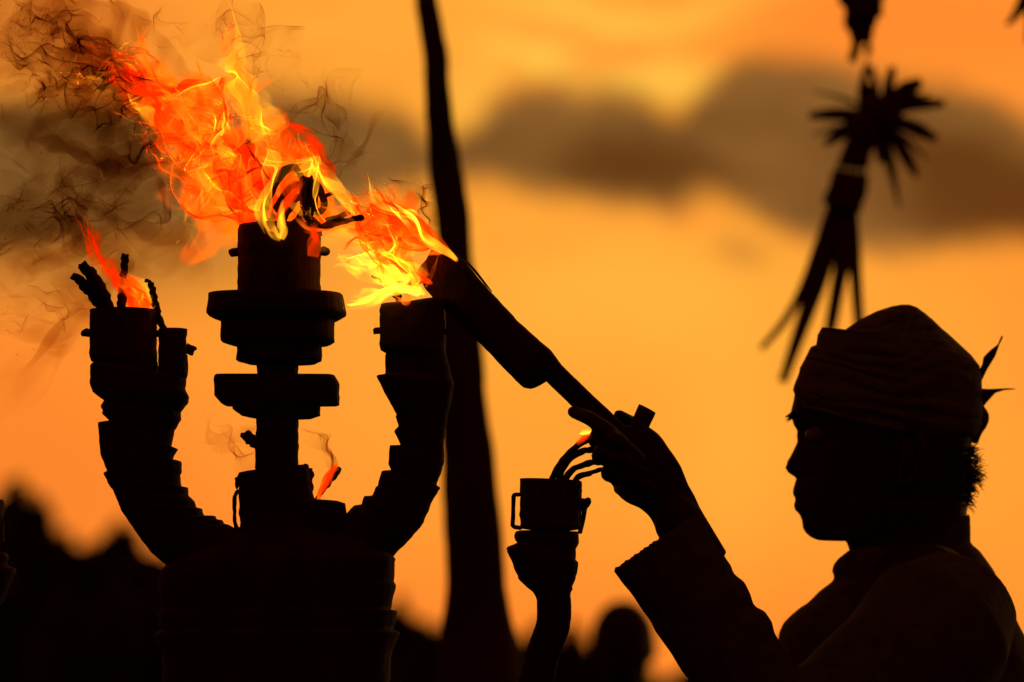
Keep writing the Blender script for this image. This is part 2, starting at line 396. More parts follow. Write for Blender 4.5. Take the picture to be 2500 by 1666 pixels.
# centre column
cup('cup', [(583, 781, 551), (581, 783, 560), (580, 784, 604), (582, 783, 640), (579, 782, 680), (581, 783, 724)], 9, 70)
pin(pt([(567, 616), (578, 615), (700, 614), (786, 615), (793, 615)]), [.0042, .0042, .004, .0042, .0042])
tier('plate', [(540, 820, 722), (510, 836, 721.5), (509, 840, 735), (507, 843, 760), (506, 844, 768), (522, 832, 776), (542, 818, 783)], .85, 3.2)
tier('plate', [(530, 825, 774), (541, 816, 784), (540, 816, 810), (540, 817, 834), (560, 806, 841), (577, 788, 842.5)], .85, 2.8)
tier('plate', [(566, 796, 834), (578, 786, 844), (578, 786, 868), (578, 785, 881), (604, 770, 888), (627, 729, 889)], .85, 2.8)
tier('stem', [(627, 728, 880), (628, 728, 921), (627, 727, 940)], .9, 2.4)
tier('crosspiece', [(528, 918, 812, 918.5), (526, 921, 818, 920), (526, 950, 827, 938), (527, 969, 827, 968), (541, 985, 827, 986), (548, 988.5, 822, 988.5)], .5, 9)
tier('crosspiece', [(560, 786, 982), (568, 781, 990), (569, 781, 1000), (588, 781, 1014), (625, 760, 1022), (627, 730, 1024)], .6, 4.5)
tier('stem', [(625, 729, 1010), (624, 728, 1070), (623, 728, 1152), (622, 728, 1200)], .9, 2.4)
pin(pt([(626, 1086, 3.97), (612, 1072, 3.95), (603, 1067, 3.94)]), [.004, .0062, .0066], rough=.005, m=M_char)
# body below the column
body_rows = [(599, 1152, 752, 1135), (584, 1155, 754, 1140), (577, 1170, 756, 1160), (583, 1190, 760, 1185), (583, 1215, 765, 1210), (585, 1250, 770, 1250),
             (586, 1285, 800, 1290), (588, 1300, 850, 1310), (540, 1318, 905, 1326), (470, 1345, 950, 1350), (415, 1372, 965, 1364), (393, 1400, 964, 1385), (391, 1425, 962, 1420),
             (388, 1432, 967, 1428), (398, 1490, 953, 1490), (384, 1494, 970, 1492), (388, 1520, 966, 1510), (396, 1540, 958, 1537), (380, 1548, 977, 1545), (386, 1565, 966, 1564),
             (400, 1600, 955, 1600), (400, 1700, 950, 1700), (430, 1900, 925, 1900), (430, 2300, 925, 2300), (360, 2500, 1000, 2500), (360, 2900, 1000, 2900), (250, 3000, 1100, 3000), (250, 4560, 1100, 4560)]
tier('body', body_rows, .6, 3.0, rough=.0016, ns=56)
# small bucket cup in front with loop handle
tier('ledge', [(700, 1219, 790, 1221), (700, 1222, 826, 1224), (700, 1224, 843, 1230), (705, 1240, 844, 1254), (705, 1300, 842, 1300)], .9, 3)
mb = MB(); tube(mb, pt([(590, 1200), (579, 1201), (573, 1212), (572, 1240), (573, 1275), (577, 1288), (588, 1300)]), [.002, .0022, .0024, .002, .002, .0026, .003], 10, 26, rough=.001, rs=150)
mb.build('handle', M_wood, cand)
pin(pt([(594, 1165), (583, 1163), (577, 1172), (580, 1190)]), [.002, .0022, .002, .0015])
for px_, w_ in ((745, 5), (760, 4)):
    pin(pt([(px_, 1215), (px_+1, 1180), (px_-1, 1137 if px_ < 750 else 1147)]), w_*K*4, name='splint', m=M_bamboo)

# left inner arm
LL = [(233, 884), (222, 892), (220, 938), (226, 958), (254, 978), (246, 994), (252, 1004), (250, 1011), (268, 1028), (241, 1032), (242, 1080), (246, 1111), (263, 1151), (253, 1155), (263, 1180), (277, 1198), (298, 1249), (328, 1295), (370, 1350), (430, 1400)]
LR = [(454, 926), (454, 932), (452, 950), (461, 968), (459, 983), (440, 1008), (442, 1024), (426, 1052), (418, 1091), (433, 1096), (425, 1111), (422, 1125), (443, 1127), (444, 1154), (440, 1160), (443, 1190), (459, 1191), (460, 1210), (476, 1226), (479, 1240), (493, 1242), (497, 1260), (525, 1260), (528, 1268), (543, 1270), (546, 1279), (561, 1282), (589, 1301), (640, 1330)]
mb = MB(); loft(mb, rings_from(LL, LR, 130), FD, .8, 2.6, 40, .0009, 100, 1); mb.build('curved_arm', M_wood, cand)
cup('cup', [(219, 382, 757), (220, 383, 765), (219, 383, 800), (219, 383, 840), (218, 384, 872), (222, 384, 882), (232, 386, 885), (233, 388, 920)], 7, 60)
pin(pt([(213, 815), (222, 814), (300, 812), (392, 816)]), [.0052, .005, .004, .003])
cup('small_cup', [(388, 455.5, 803), (387, 456, 806), (388, 455, 840), (387, 455, 880), (388, 456, 919), (395, 450, 924)], 4, 40, D=3.99)
pin(pt([(455, 855), (462, 854), (468, 853)]), [.003, .0045, .0035], rough=.005)
mb = MB(); tube(mb, pt([(455, 868), (457, 895), (456, 915), (452, 927)]), .0012, 8, 12); mb.build('bracket', M_wood, cand)
# sticks and strips standing in the left cup
def stick(pts, r, name='stick', m=M_char, D=FD, rough=.0018, flat=1., par=cand, ns=10):
    mbx = MB(); tube(mbx, pt(pts, D), np.array(r)*K*4, ns, 30, rough=rough*1.5, rs=190, flat=flat, capround=False); return mbx.build(name, m, par)
stick([(266, 800), (250, 752), (216, 707), (190, 681), (178, 674)], [12, 13, 13, 12, 10], D=4.01)
stick([(276, 800), (264, 752), (246, 705), (216, 662), (198, 646)], [12, 14, 15, 15, 13])
stick([(292, 800), (295, 750), (300, 702), (301, 660), (306, 622)], [10, 10.5, 10, 10, 11])
stick([(400, 805), (385, 770), (378, 740), (371, 705), (368, 690)], [9, 10, 9, 8, 8], 'strip')
stick([(369, 688), (360, 685), (352, 686)], [3, 3, 2], 'strip')
# right inner arm
RL = [(943, 863), (939, 870), (941, 897), (941, 915), (919, 918), (943, 967), (969, 1014), (966, 1018), (974, 1043), (962, 1053), (978, 1087), (952, 1088), (950, 1110), (948, 1133), (954, 1148), (931, 1150), (922, 1188), (917, 1189), (910, 1210), (889, 1211), (883, 1232), (865, 1234), (846, 1253), (800, 1300), (760, 1340)]
RR = [(1088, 863), (1094, 880), (1100, 905), (1108, 940), (1105, 965), (1094, 1010), (1084, 1076), (1085, 1131), (1075, 1160), (1065, 1185), (1075, 1191), (1055, 1224), (1034, 1279), (1008, 1310), (965, 1352), (930, 1385), (880, 1420)]
mb = MB(); loft(mb, rings_from(RL, RR, 130), FD, .8, 2.6, 40, .0009, 100, 5); mb.build('curved_arm', M_wood, cand)
cup('cup', [(926, 758, 1082, 727), (927, 765, 1084, 735), (927, 800, 1086, 800), (927, 840, 1087, 850), (930, 855, 1087, 858), (943, 863, 1087, 866)], 7, 60)
pin(pt([(917, 809), (926, 809), (1000, 808), (1090, 812)]), [.004, .0035, .0035, .0035])
for sx_ in (948, 956, 964, 972): stick([(sx_, 858), (sx_, 885)], [2.2, 2.2], 'strut', M_wood)
stick([(908, 675), (930, 683), (952, 696), (972, 725), (985, 780)], [3.5, 6, 8, 9, 9], 'stick')
# right outer arm
OL = [(1268, 1296), (1257, 1299), (1255, 1315), (1263, 1326), (1237, 1336), (1239, 1349), (1265, 1408), (1265, 1415), (1297, 1443), (1302, 1446), (1310, 1462), (1311, 1511), (1305, 1535), (1287, 1582), (1270, 1640), (1230, 1740), (1130, 1850), (1000, 1900), (850, 1920)]
OR_ = [(1412, 1299), (1412, 1315), (1412, 1332), (1406, 1335), (1406, 1371), (1412, 1374), (1409, 1398), (1404, 1420), (1396, 1430), (1398, 1442), (1393, 1445), (1395, 1486), (1392, 1535), (1382, 1564), (1367, 1600), (1350, 1680), (1330, 1800), (1250, 1940), (1100, 2040), (900, 2070)]
mb = MB(); loft(mb, rings_from(OL, OR_, 120), FD, .8, 2.4, 40, .0009, 100, 8); mb.build('curved_arm', M_wood, cand)
cup('cup', [(1270, 1169, 1421, 1177), (1270, 1175, 1421, 1182), (1269, 1220, 1420, 1222), (1270, 1285, 1418, 1288), (1274, 1291, 1414, 1293), (1300, 1295, 1385, 1297), (1300, 1302, 1385, 1303)], 6, 60)
mb = MB(); tube(mb, pt([(1268, 1208), (1256, 1208), (1254, 1212), (1253, 1250), (1252, 1282), (1256, 1288), (1270, 1290)]), .0023, 8, 26, rough=.0008); mb.build('bracket', M_wood, cand)
mb = MB(); tube(mb, pt([(1418, 1226), (1427, 1226), (1426, 1250), (1422, 1280), (1416, 1298)]), [.004, .004, .0025, .0022, .0025], 8, 22, rough=.0008); mb.build('bracket', M_wood, cand)
pin(pt([(1418, 1227), (1433, 1227)]), [.0045, .0045])
# left outer arm, only its cup edge shows
mir = lambda pts: [(1276-x, y+52) for x, y in pts]
mb = MB(); loft(mb, rings_from(mir(OR_), mir(OL), 110), FD, .8, 2.4, 36, .0009, 100, 9); mb.build('curved_arm', M_wood, cand)
cup('cup', [(-138, 9, 1221), (-138, 10, 1228), (-137, 10, 1280), (-136, 9, 1338), (-130, 4, 1346)], 6, 60)
mb = MB(); tube(mb, pt([(6, 1262), (17, 1266), (20, 1290), (17, 1330), (10, 1350)]), .0022, 8, 22, rough=.0008); mb.build('bracket', M_wood, cand)

# fuel strips in the cups
def strip(pts, w, t=1.6, name='strip', m=M_strip, D=FD, par=cand, n_=40):
    mbx = MB(); w = np.interp(np.linspace(0, 1, len(pts)), np.linspace(0, 1, np.size(w)), np.atleast_1d(np.array(w, float))); tube(mbx, pt(pts, D), w*K*4*.5, 10, 56, rough=.0016, rs=110, flat=1.1); return mbx.build(name, m, par)
def smoothp(pts, k=3):
    p = np.array([list(q)+([FD] if len(q) == 2 else []) for q in pts], float)
    for _ in range(k):
        q = [p[0]]
        for a, b in zip(p[:-1], p[1:]): q += [a*.75+b*.25, a*.25+b*.75]
        q.append(p[-1]); p = np.array(q)
    return [tuple(x) for x in p]
strip(smoothp([(628, 590), (634, 545, 3.98), (650, 498, 3.98), (676, 436, 3.98), (712, 402, 3.99), (738, 425, 4.0), (742, 480, 4.01), (748, 540)]), [20, 18, 22, 19, 21, 17, 22, 20])
strip(smoothp([(654, 590), (660, 540, 3.99), (682, 487, 3.99), (714, 452, 4.), (738, 450, 4.01), (752, 500, 4.02), (752, 560)]), [18, 20, 16, 20, 17, 22])
strip(smoothp([(672, 590), (684, 545, 4.0), (708, 510, 4.0), (726, 478, 4.01), (745, 490, 4.02), (745, 560)]), [16, 20, 17, 22, 18])
strip(smoothp([(752, 440), (778, 455), (794, 492, 4.01), (786, 520, 4.01), (752, 516, 4.02)]), [18, 20, 17, 21, 18])
strip(smoothp([(792, 478), (822, 470, 3.99), (850, 488), (853, 512), (842, 528), (800, 535)]), [10, 13, 11, 14, 12])
strip(smoothp([(740, 560), (775, 560), (810, 547, 3.97), (850, 538, 3.96), (880, 532, 3.96)]), [22, 18, 20, 15, 19])
mb = MB(); rr = random.Random(5)
for k in range(34):
    x0 = rr.uniform(738, 774); y0 = rr.uniform(505, 525)
    tube(mb, pt([(x0, y0), (x0+rr.uniform(-5, 5), 480), (x0+rr.uniform(-7, 5), rr.uniform(430, 458))], 4.0+rr.uniform(-.01, .01)), rr.uniform(.0007, .0017), 6, 8, rough=.001)
mb.build('charred_tuft', M_char, cand)
tier('ash_heap', [(735, 748, 505), (722, 765, 530), (700, 782, 547), (690, 783, 575)], .8, 2, M_char, .003)
# strips bent from the outer right cup towards the hand
strip(smoothp([(1345, 1215, 4.0), (1347, 1168, 4.0), (1368, 1130, 4.0), (1405, 1092, 4.0), (1440, 1070, 4.01), (1475, 1066, 4.03)]), 15, m=M_char)
strip(smoothp([(1362, 1215, 4.0), (1362, 1170, 4.0), (1385, 1128, 4.0), (1420, 1100, 4.0), (1445, 1097, 4.02), (1480, 1096, 4.03)]), 15, m=M_char)
strip(smoothp([(1372, 1215, 4.0), (1378, 1165, 4.0), (1405, 1142, 4.0), (1440, 1129, 4.02), (1480, 1128, 4.03)]), 15, m=M_char)
strip(smoothp([(1400, 1215, 4.01), (1400, 1168, 4.0), (1430, 1160, 4.0), (1460, 1148, 4.02), (1490, 1144, 4.03)]), 14, m=M_char)
# splints in the body cup: one leaning outwards
stick([(770, 1225), (785, 1200), (812, 1166), (829, 1144)], [5, 7.5, 8, 7], 'splint', M_strip, rough=.001)
stick([(759, 1225), (760, 1190), (759, 1149)], [4.5, 4.5, 4.5], 'splint', M_strip)

# ------------------------------------------------------------------ hand torch
TD = 4.02
tor = empty('hand_torch', P(1330, 930, TD)); tag(tor, 'thick dark wooden hand torch slanting from the flames down to the raised fist', 'torch')
TL = [(1052, 612), (1040, 635), (1018, 660), (1037, 705), (1080, 752), (1175, 843), (1236, 904), (1262, 932), (1280, 948), (1298, 951), (1316, 943), (1334, 932)]
TR = [(1060, 606), (1082, 607), (1115, 622), (1142, 645), (1165, 676), (1205, 722), (1230, 748), (1262, 782), (1300, 817), (1330, 842), (1345, 856), (1358, 872)]
mb = MB(); loft(mb, [(a, b) for a, b in zip(resample(TL, 60), resample(TR, 60))], TD, .8, 2.3, 40, .0008, 60, 4); mb.build('torch_head', M_wood, tor)
SL = [(1318, 915), (1334, 932), (1401, 997), (1470, 1062), (1530, 1120)]
SR = [(1345, 856), (1372, 892), (1440, 958), (1505, 1020), (1570, 1080)]
mb = MB(); loft(mb, rings_from(SL, SR, 30), TD, .85, 2.3, 30, .0004, 60, 6); mb.build('shaft', M_wood, tor)
mb = MB(); tube(mb, pt([(1141, 640), (1160, 662), (1182, 690), (1200, 712)], 4.02), [.0008, .0014, .0012, .0006], 6, 12); mb.build('edge_highlight', M_bamboo, tor)  # paler sliver standing in for the light reflected along the upper edge
tb = empty('short_tube', P(1565, 1035, 4.03)); tag(tb, 'short dark round tube poking up out of the raised fist', 'tube')
mb = MB(); loft(mb, densify([((1556, 998), (1590, 1014)), ((1560, 989), (1598, 1007)), ((1560, 987), (1601, 1009)), ((1546, 1018), (1586, 1040)), ((1525, 1060), (1565, 1082))], 6), 4.03, .9, 2.1, 28, .0003)
mb.build('tube_wall', M_cloth, tb)
# ------------------------------------------------------------------ the man
HD = 4.25
def pp(x, y, d): return P(x, y, d)
HV = np.array([.097, 1, .07]); TV = np.array([.102, 1, .03])     # his shoulders are turned a few degrees
man = empty('person', P(2180, 1690, HD)*np.array([1, 1, 0]))
tag(man, 'man in profile with wrapped head cloth and loose shirt, fist raised on the hand torch', 'person')
prof = [(2150, 772), (2095, 800), (2040, 830), (1990, 860), (1955, 900), (1944, 945), (1940, 960), (1938, 975), (1933, 995), (1929, 1012), (1934, 1026), (1938, 1040), (1947, 1052), (1944, 1064), (1947, 1078), (1940, 1092), (1933, 1106), (1925, 1120), (1919.6, 1131), (1917, 1143.6), (1921, 1153), (1933, 1161), (1944.5, 1166), (1941, 1178), (1936, 1193), (1934.5, 1206), (1942.4, 1219), (1937.5, 1231), (1939, 1244), (1951, 1255), (1957, 1268), (1960, 1291), (1968, 1303), (1982, 1314), (1999, 1320)]
py_ = np.array([p[1] for p in prof]); px_ = np.array([p[0] for p in prof])
backp = [(2235, 772), (2275, 800), (2315, 835), (2345, 870), (2368, 905), (2388, 960), (2385, 1040), (2368, 1100), (2372, 1160), (2365, 1210), (2356, 1250), (2352, 1320)]
by_ = np.array([p[1] for p in backp]); bx_ = np.array([p[0] for p in backp])
body = MB()
ys = np.unique(np.r_[np.linspace(772, 1000, 34), np.linspace(1000, 1320, 90)])
NS = 72; th = np.linspace(0, 2*math.pi, NS, endpoint=False); rings = []
for y in ys:
    xf = np.interp(y, py_, px_); xb = np.interp(y, by_, bx_)
    base_f = np.interp(y, [772, 800, 860, 950, 1010, 1060, 1170, 1250, 1300, 1320], [2150, 2096, 1992, 1950, 1946, 1958, 1966, 1972, 1985, 2010])
    base_f = max(base_f, xf)
    a = P(base_f, y, HD); b = P(xb, y, HD); ctr = (a+b)/2; hx = (b-a)[0]/2
    hw = np.interp(y, [772, 800, 860, 950, 1050, 1150, 1230, 1280, 1320], [.018, .035, .060, .076, .074, .068, .060, .054, .05])
    c, s_ = np.cos(th), np.sin(th)
    X = ctr[0]+hx*c; Y = ctr[1]+hw*s_*(1-.22*np.clip(-c, 0, 1))
    Y = ctr[1]+(Y-ctr[1])
    sg = np.interp(y, [950, 1020, 1060, 1110, 1160, 1175, 1240, 1300], [.05, .035, .014, .012, .014, .022, .022, .02])
    bump = (base_f-xf)*K*HD
    wgt = np.exp(-((Y-HD)/sg)**2)*(c < 0)
    X = X-bump*wgt
    eye = np.exp(-((y-1062)/16)**2)*.006*np.exp(-((np.abs(Y-HD)-.031)/.012)**2)*(c < 0); X = X+eye
    rings.append(np.stack([X+(Y-HD)*HV[0], Y, a[2]+(Y-HD)*HV[2]], 1))
body.add(np.concatenate(rings), grid_faces(len(rings), NS))
# neck, trunk, hips
loft(body, densify([((2010, 1230), (2362, 1230)), ((2062, 1310), (2358, 1290)), ((2074, 1345), (2362, 1340)), ((2065, 1385), (2365, 1400)), ((2040, 1450), (2400, 1450)), ((1990, 1520), (2440, 1520)), ((1960, 1620), (2460, 1620)), ((1960, 1800), (2440, 1800)),
      ((1985, 2100), (2400, 2100)), ((1965, 2350), (2430, 2350)), ((1990, 2500), (2400, 2500))], 20), HD, [.78, .78, .8, .9, 1.15, 1.2, 1.0, .95, .9, .9], 2.1, 40, dv=TV)
def px3(l): return [P(*q) for q in l]
tube(body, px3([(2230, 1440, 4.25), (2290, 1470, 4.12), (2285, 1520, 4.075)]), [.06, .056, .05], 16, 14)
tube(body, px3([(2290, 1480, 4.08), (2090, 1700, 4.03), (1905, 1830, 4.0)]), [.05, .044, .037], 18, 24)
tube(body, px3([(1905, 1830, 4.0), (1820, 1640, 4.01), (1735, 1450, 4.02), (1668, 1300, 4.02), (1652, 1262, 4.02)]), [.034, .034, .031, .026, .0255], 18, 30)
# wrist and palm of the raised fist
PL = [(1660, 1400), (1602, 1302), (1597, 1282), (1584, 1259), (1560, 1240), (1532, 1229), (1512, 1214), (1496, 1190), (1486, 1160), (1478, 1120), (1470, 1080), (1478, 1050)]
PR = [(1775, 1350), (1722, 1262), (1709, 1240), (1696, 1210), (1681, 1185), (1663, 1139), (1648, 1115), (1632, 1093), (1617, 1070), (1599, 1053), (1584, 1044), (1560, 1035)]
loft(body, [(a, b) for a, b in zip(resample(PL, 34), resample(PR, 34))], 4.025, [.8, .75, .62, .5, .45, .42, .42, .42], 2.2, 30)
mm = K*4.0
# index finger stretched under the shaft, three fingers curled, thumb over the top
tube(body, px3([(1520, 1085, 3.985), (1480, 1050, 3.972), (1440, 1022, 3.978), (1400, 1006, 3.995)]), np.array([21, 20, 18, 15.5])*mm, 12, 20)
tube(body, px3([(1560, 1125, 3.985), (1508, 1076, 3.965), (1460, 1058, 3.98), (1452, 1078, 4.02), (1480, 1100, 4.05)]), np.array([20, 20, 19, 18, 16])*mm, 12, 24)
tube(body, px3([(1570, 1160, 3.99), (1520, 1120, 3.968), (1466, 1103, 3.985), (1459, 1116, 4.02), (1490, 1130, 4.05)]), np.array([20, 20, 19, 17, 15])*mm, 12, 24)
tube(body, px3([(1590, 1200, 4.0), (1545, 1168, 3.98), (1487, 1146, 3.99), (1482, 1160, 4.02), (1510, 1170, 4.045)]), np.array([19, 19, 18.5, 17, 14])*mm, 12, 24)
tube(body, px3([(1640, 1150, 4.05), (1595, 1075, 4.062), (1545, 1035, 4.06), (1511, 1014, 4.04)]), np.array([24, 21, 18, 14])*mm, 12, 24)
tube(body, px3([(1560, 1215, 4.0), (1530, 1200, 3.99), (1512, 1192, 4.01)]), np.array([20, 20, 16])*mm, 12, 14)
# other arm hanging on the far side
wz = lambda x, y, z: np.array([x, y, z])
sx_, sy_, sz_ = P(2230, 1480, 4.43)
tube(body, [(sx_-.01, 4.30, sz_+.01), (sx_, 4.42, sz_), (sx_+.02, 4.47, 1.12), (sx_+.0, 4.48, .99)], [.05, .05, .042, .036], 16, 26)
tube(body, [(sx_, 4.48, .99), (sx_-.09, 4.44, .88), (sx_-.19, 4.38, .80)], [.036, .032, .025], 16, 20)
tube(body, [(sx_-.18, 4.385, .805), (sx_-.24, 4.35, .765), (sx_-.27, 4.33, .745)], [.026, .036, .032], 14, 12, flat=.55)
for k in range(4):
    o_ = (k-1.5)*.017
    tube(body, [(sx_-.26, 4.335+o_, .75), (sx_-.30, 4.315+o_, .722), (sx_-.315, 4.31+o_, .695), (sx_-.305, 4.31+o_, .672+.006*abs(k-1))], [.0095, .009, .0082, .007], 10, 16)
tube(body, [(sx_-.21, 4.33, .78), (sx_-.245, 4.295, .765), (sx_-.275, 4.285, .74)], [.012, .0105, .009], 10, 12)
# legs
for dy_ in (-.09, .09):
    hx_ = P(2195, 1690, HD)[0]
    tube(body, [(hx_, HD+dy_, .88), (hx_-.01, HD+dy_, .48), (hx_+.015, HD+dy_, .28), (hx_+.02, HD+dy_, .08)], [.085, .055, .052, .034], 18, 30)
    tube(body, [(hx_+.045, HD+dy_, .045), (hx_-.05, HD+dy_, .045), (hx_-.16, HD+dy_, .025)], [.036, .036, .022], 14, 14, flat=.95)
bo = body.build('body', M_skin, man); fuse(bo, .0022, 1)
# ears and eye
for sgn in (-1, 1):
    e = MB(); y0 = HD+sgn*.073
    ctr = P(2205, 1112, HD)+HV*sgn*.073-[0, sgn*.073, 0]
    tube(e, [(ctr[0]+.004+dx_*.018, y0+sgn*(.004+.006*max(0, dx_)), ctr[2]+dz_*.032) for dx_, dz_ in [(-.7, .3), (-.5, .8), (0, 1), (.6, .85), (.9, .35), (.75, -.2), (.35, -.65), (0, -1), (-.35, -.9), (-.45, -.5)]], [.003, .0036, .004, .004, .004, .004, .004, .0055, .0055, .003], 10, 40)
    tube(e, [(ctr[0]+.002, y0-sgn*.001, ctr[2]+.015), (ctr[0]+.006, y0, ctr[2]), (ctr[0], y0-sgn*.001, ctr[2]-.014)], [.008, .011, .007], 10, 14)
    e.build('ear', M_skin, man)
    e = MB(); ec = P(1992, 1062, HD)+HV*sgn*.0315
    tube(e, [(ec[0]-.002, HD+sgn*.0315, ec[2]), (ec[0]+.004, HD+sgn*.0315, ec[2])], [.0095, .0105], 14, 6); e.build('eye', M_eye, man)
    e = MB()
    b0 = P(1938, 1020, HD)
    for k in range(26):
        t = k/25; yy = HD+sgn*(.008+.042*t); xx = b0[0]+.002+.016*t*t+.008*t; zz = b0[2]+.004*math.sin(t*3)+random.uniform(-.002, .002)
        tube(e, [(xx+.003, yy, zz+.002), (xx-.003, yy+sgn*.003, zz+.001), (xx-.007-.004*random.random()*(1-t), yy+sgn*.006, zz-.003)], [.0012, .0009, .0003], 5, 5, capround=False)
    e.build('eyebrow', M_hair, man)
e = MB(); b0 = P(1929, 1014, HD)
tube(e, [(b0[0]+.008, HD-.012, b0[2]+.004), (b0[0]-.001, HD-.012, b0[2]-.001), (b0[0]-.0065, HD-.012, b0[2]-.003)], [.004, .0022, .0004], 8, 10, capround=False)
e.build('eyebrow', M_hair, man)
# hair at the nape
h = MB(); rr = random.Random(3)
loft(h, densify([((2150, 1040), (2366, 1078)), ((2160, 1090), (2364, 1100)), ((2190, 1130), (2377, 1130)), ((2230, 1165), (2378, 1165)), ((2270, 1200), (2372, 1200)), ((2310, 1225), (2362, 1228)), ((2330, 1240), (2356, 1243))], 8), HD, [.84, .86, .9, .95, 1.0, 1.1, 1.1], 2.1, 36, .002, 70, dv=HV)
hair_cap = h
for k in range(420):
    t = rr.random(); y = 1085+t*150; phi = rr.gauss(0, .75)
    xb = np.interp(y, [1080, 1110, 1139, 1165, 1190, 1224, 1243], [2362, 2368, 2376, 2378, 2372, 2358, 2352])
    r_ = .055*math.cos(min(1.3, abs(phi))); b0 = P(xb, y, HD)+np.array([-.03*(1-math.cos(phi)), 0, 0])+HV*.06*math.sin(phi)
    out = np.array([math.cos(phi), math.sin(phi), rr.uniform(-.75, .5)]); ln = rr.uniform(.006, .017)*(1.0 if t < .6 else .7)
    q1 = b0+out*ln*.5; q2 = b0+out*ln+np.array([rr.uniform(-.002, .002), 0, rr.uniform(-.006, .004)])
    tube(h, [b0-out*.004, q1, q2], [.0006, .00045, .00015], 4, 4, capround=False)
h.build('hair', M_hair, man)
# head wrap
tu = MB()
rows = [((1950, 990), (2350, 1085)), ((1936, 952), (2364, 1076)), ((1938, 944), (2384, 1062)), ((1950, 912), (2400, 1035)), ((1954, 897), (2400, 1010)), ((1966, 874), (2399, 985)), ((1968, 870), (2398, 960)), ((1980, 847), (2397, 925)), ((1993, 842), (2391, 893)), ((1996, 818), (2372, 868)), ((2007, 799), (2339, 837)), ((2026, 809), (2318, 818)), ((2056, 810), (2298, 801)), ((2095, 783), (2278, 782)), ((2140, 760), (2260, 766)), ((2178, 748), (2238, 750)), ((2200, 744), (2220, 744))]
tr_ = []
for (l0, r0), (l1, r1) in zip(rows[:-1], rows[1:]):
    for i in range(9): t = i/9; tr_.append((np.array(l0)*(1-t)+np.array(l1)*t, np.array(r0)*(1-t)+np.array(r1)*t))
tr_.append((np.array(rows[-1][0]), np.array(rows[-1][1])))
ns = 120; th = np.linspace(0, 2*math.pi, ns, endpoint=False); V = []
for i, (l, r) in enumerate(tr_):
    a = P(*l, HD); b = P(*r, HD); ctr = (a+b)/2; hh = (b-a)/2; hw = np.linalg.norm(hh); q = i/len(tr_)
    dep = max(.78*hw, .0) if q > .3 else .084
    side = np.abs(np.sin(th))**.8
    # wound folds: bands that converge towards the knot at the back
    conv = 1+1.2*np.clip(np.cos(th), 0, 1)
    ph = q*34/conv*1.0+1.1*np.sin(th*1.0+.6)+.6*np.array([mnoise.noise(Vector((math.cos(t)*1.4, math.sin(t)*1.4, q*5))) for t in th])*3.4
    fold = (np.abs(np.sin(ph))**.7-.5)*.0056*side*(1 if q < .8 else (1-q)/.2)
    fine = np.array([mnoise.noise(Vector((math.cos(t)*3, math.sin(t)*3, q*38))) for t in th])*.0014*side
    dirn = np.cos(th)[:, None]*hh/max(hw, 1e-6)+np.sin(th)[:, None]*np.array([0, 1, 0])
    V.append(ctr+np.cos(th)[:, None]*hh+np.sin(th)[:, None]*np.array([.097, 1, .088])*dep+dirn*(fold+fine)[:, None])
tu.add(np.concatenate(V), grid_faces(len(tr_), ns))
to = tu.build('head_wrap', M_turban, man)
kn = MB(); tube(kn, px3([(2375, 985, 4.25), (2392, 1018, 4.25), (2385, 1045, 4.25), (2381, 1074, 4.25)]), [.007, .0105, .0085, .0045], 14, 20, rough=.002, rs=70); kn.build('knot', M_turban, to)
def leafsheet(name, L, R, D, par, m, curl=.006, th_=.0007):
    a = resample(L, 24); b = resample(R, 24); V = []
    for i in range(24):
        for j in range(7):
            t = j/6; q = a[i]*(1-t)+b[i]*t
            V.append(P(q[0], q[1], D+curl*math.sin(t*math.pi)*math.sin(i/23*3)+.004*math.sin(i*.35)))
    V = np.array(V); V2 = V+np.array([0, th_, 0])
    F = [(i*7+j, i*7+j+1, (i+1)*7+j+1, (i+1)*7+j) for i in range(23) for j in range(6)]
    o2 = len(V); F += [tuple(x+o2 for x in f[::-1]) for f in F]
    rim = [i*7 for i in range(24)]+[23*7+j for j in range(1, 7)]+[i*7+6 for i in range(22, -1, -1)]+[j for j in range(5, 0, -1)]
    F += [(rim[k], rim[(k+1) % len(rim)], rim[(k+1) % len(rim)]+o2, rim[k]+o2) for k in range(len(rim))]
    mbx = MB(); mbx.add(np.r_[V, V2], F); return mbx.build(name, m, par)
leafsheet('wrap_tail', [(2390, 905), (2398, 890), (2401, 872), (2418, 855), (2436, 841), (2444, 822), (2447, 820)], [(2392, 950), (2397, 930), (2410, 903), (2430, 870), (2440, 842), (2450, 821), (2449, 820)], HD, to, M_turban)
leafsheet('wrap_tail', [(2388, 955), (2398, 949), (2414, 950), (2440, 949), (2459, 948), (2479, 949)], [(2388, 1005), (2399, 996), (2410, 982), (2430, 960), (2452, 953), (2479, 951)], HD, to, M_turban)
# shirt
sh = MB()
def trows(dfold=0): pass
loft(sh, densify([((2062, 1400), (2345, 1330)), ((2068, 1372), (2350, 1290)), ((2080, 1344), (2366, 1253)), ((2074, 1341), (2373, 1255)), ((2046, 1364), (2371, 1278)), ((2034, 1380), (2370, 1305)), ((2031, 1395), (2369, 1327)), ((2038, 1415), (2392, 1343)), ((1999, 1443), (2412, 1366)), ((1969, 1474), (2434, 1395)), ((1955, 1482), (2453, 1433)), ((1933, 1502), (2472, 1475)), ((1914, 1521), (2484, 1506)), ((1900, 1546), (2502, 1545)), ((1890, 1600), (2525, 1600)), ((1880, 1700), (2545, 1700)), ((1900, 1900), (2530, 1900)), ((1930, 2150), (2480, 2150)), ((1910, 2420), (2510, 2420)), ((1925, 2425), (2495, 2425)), ((1960, 2380), (2460, 2380)), ((1990, 2200), (2430, 2200))], 14),
     HD, [.62, .62, .64, .7, .85, .92, .86, .8, .78, .75, .75, .7], 2.25, 90, .004, 9, 2, dv=TV)
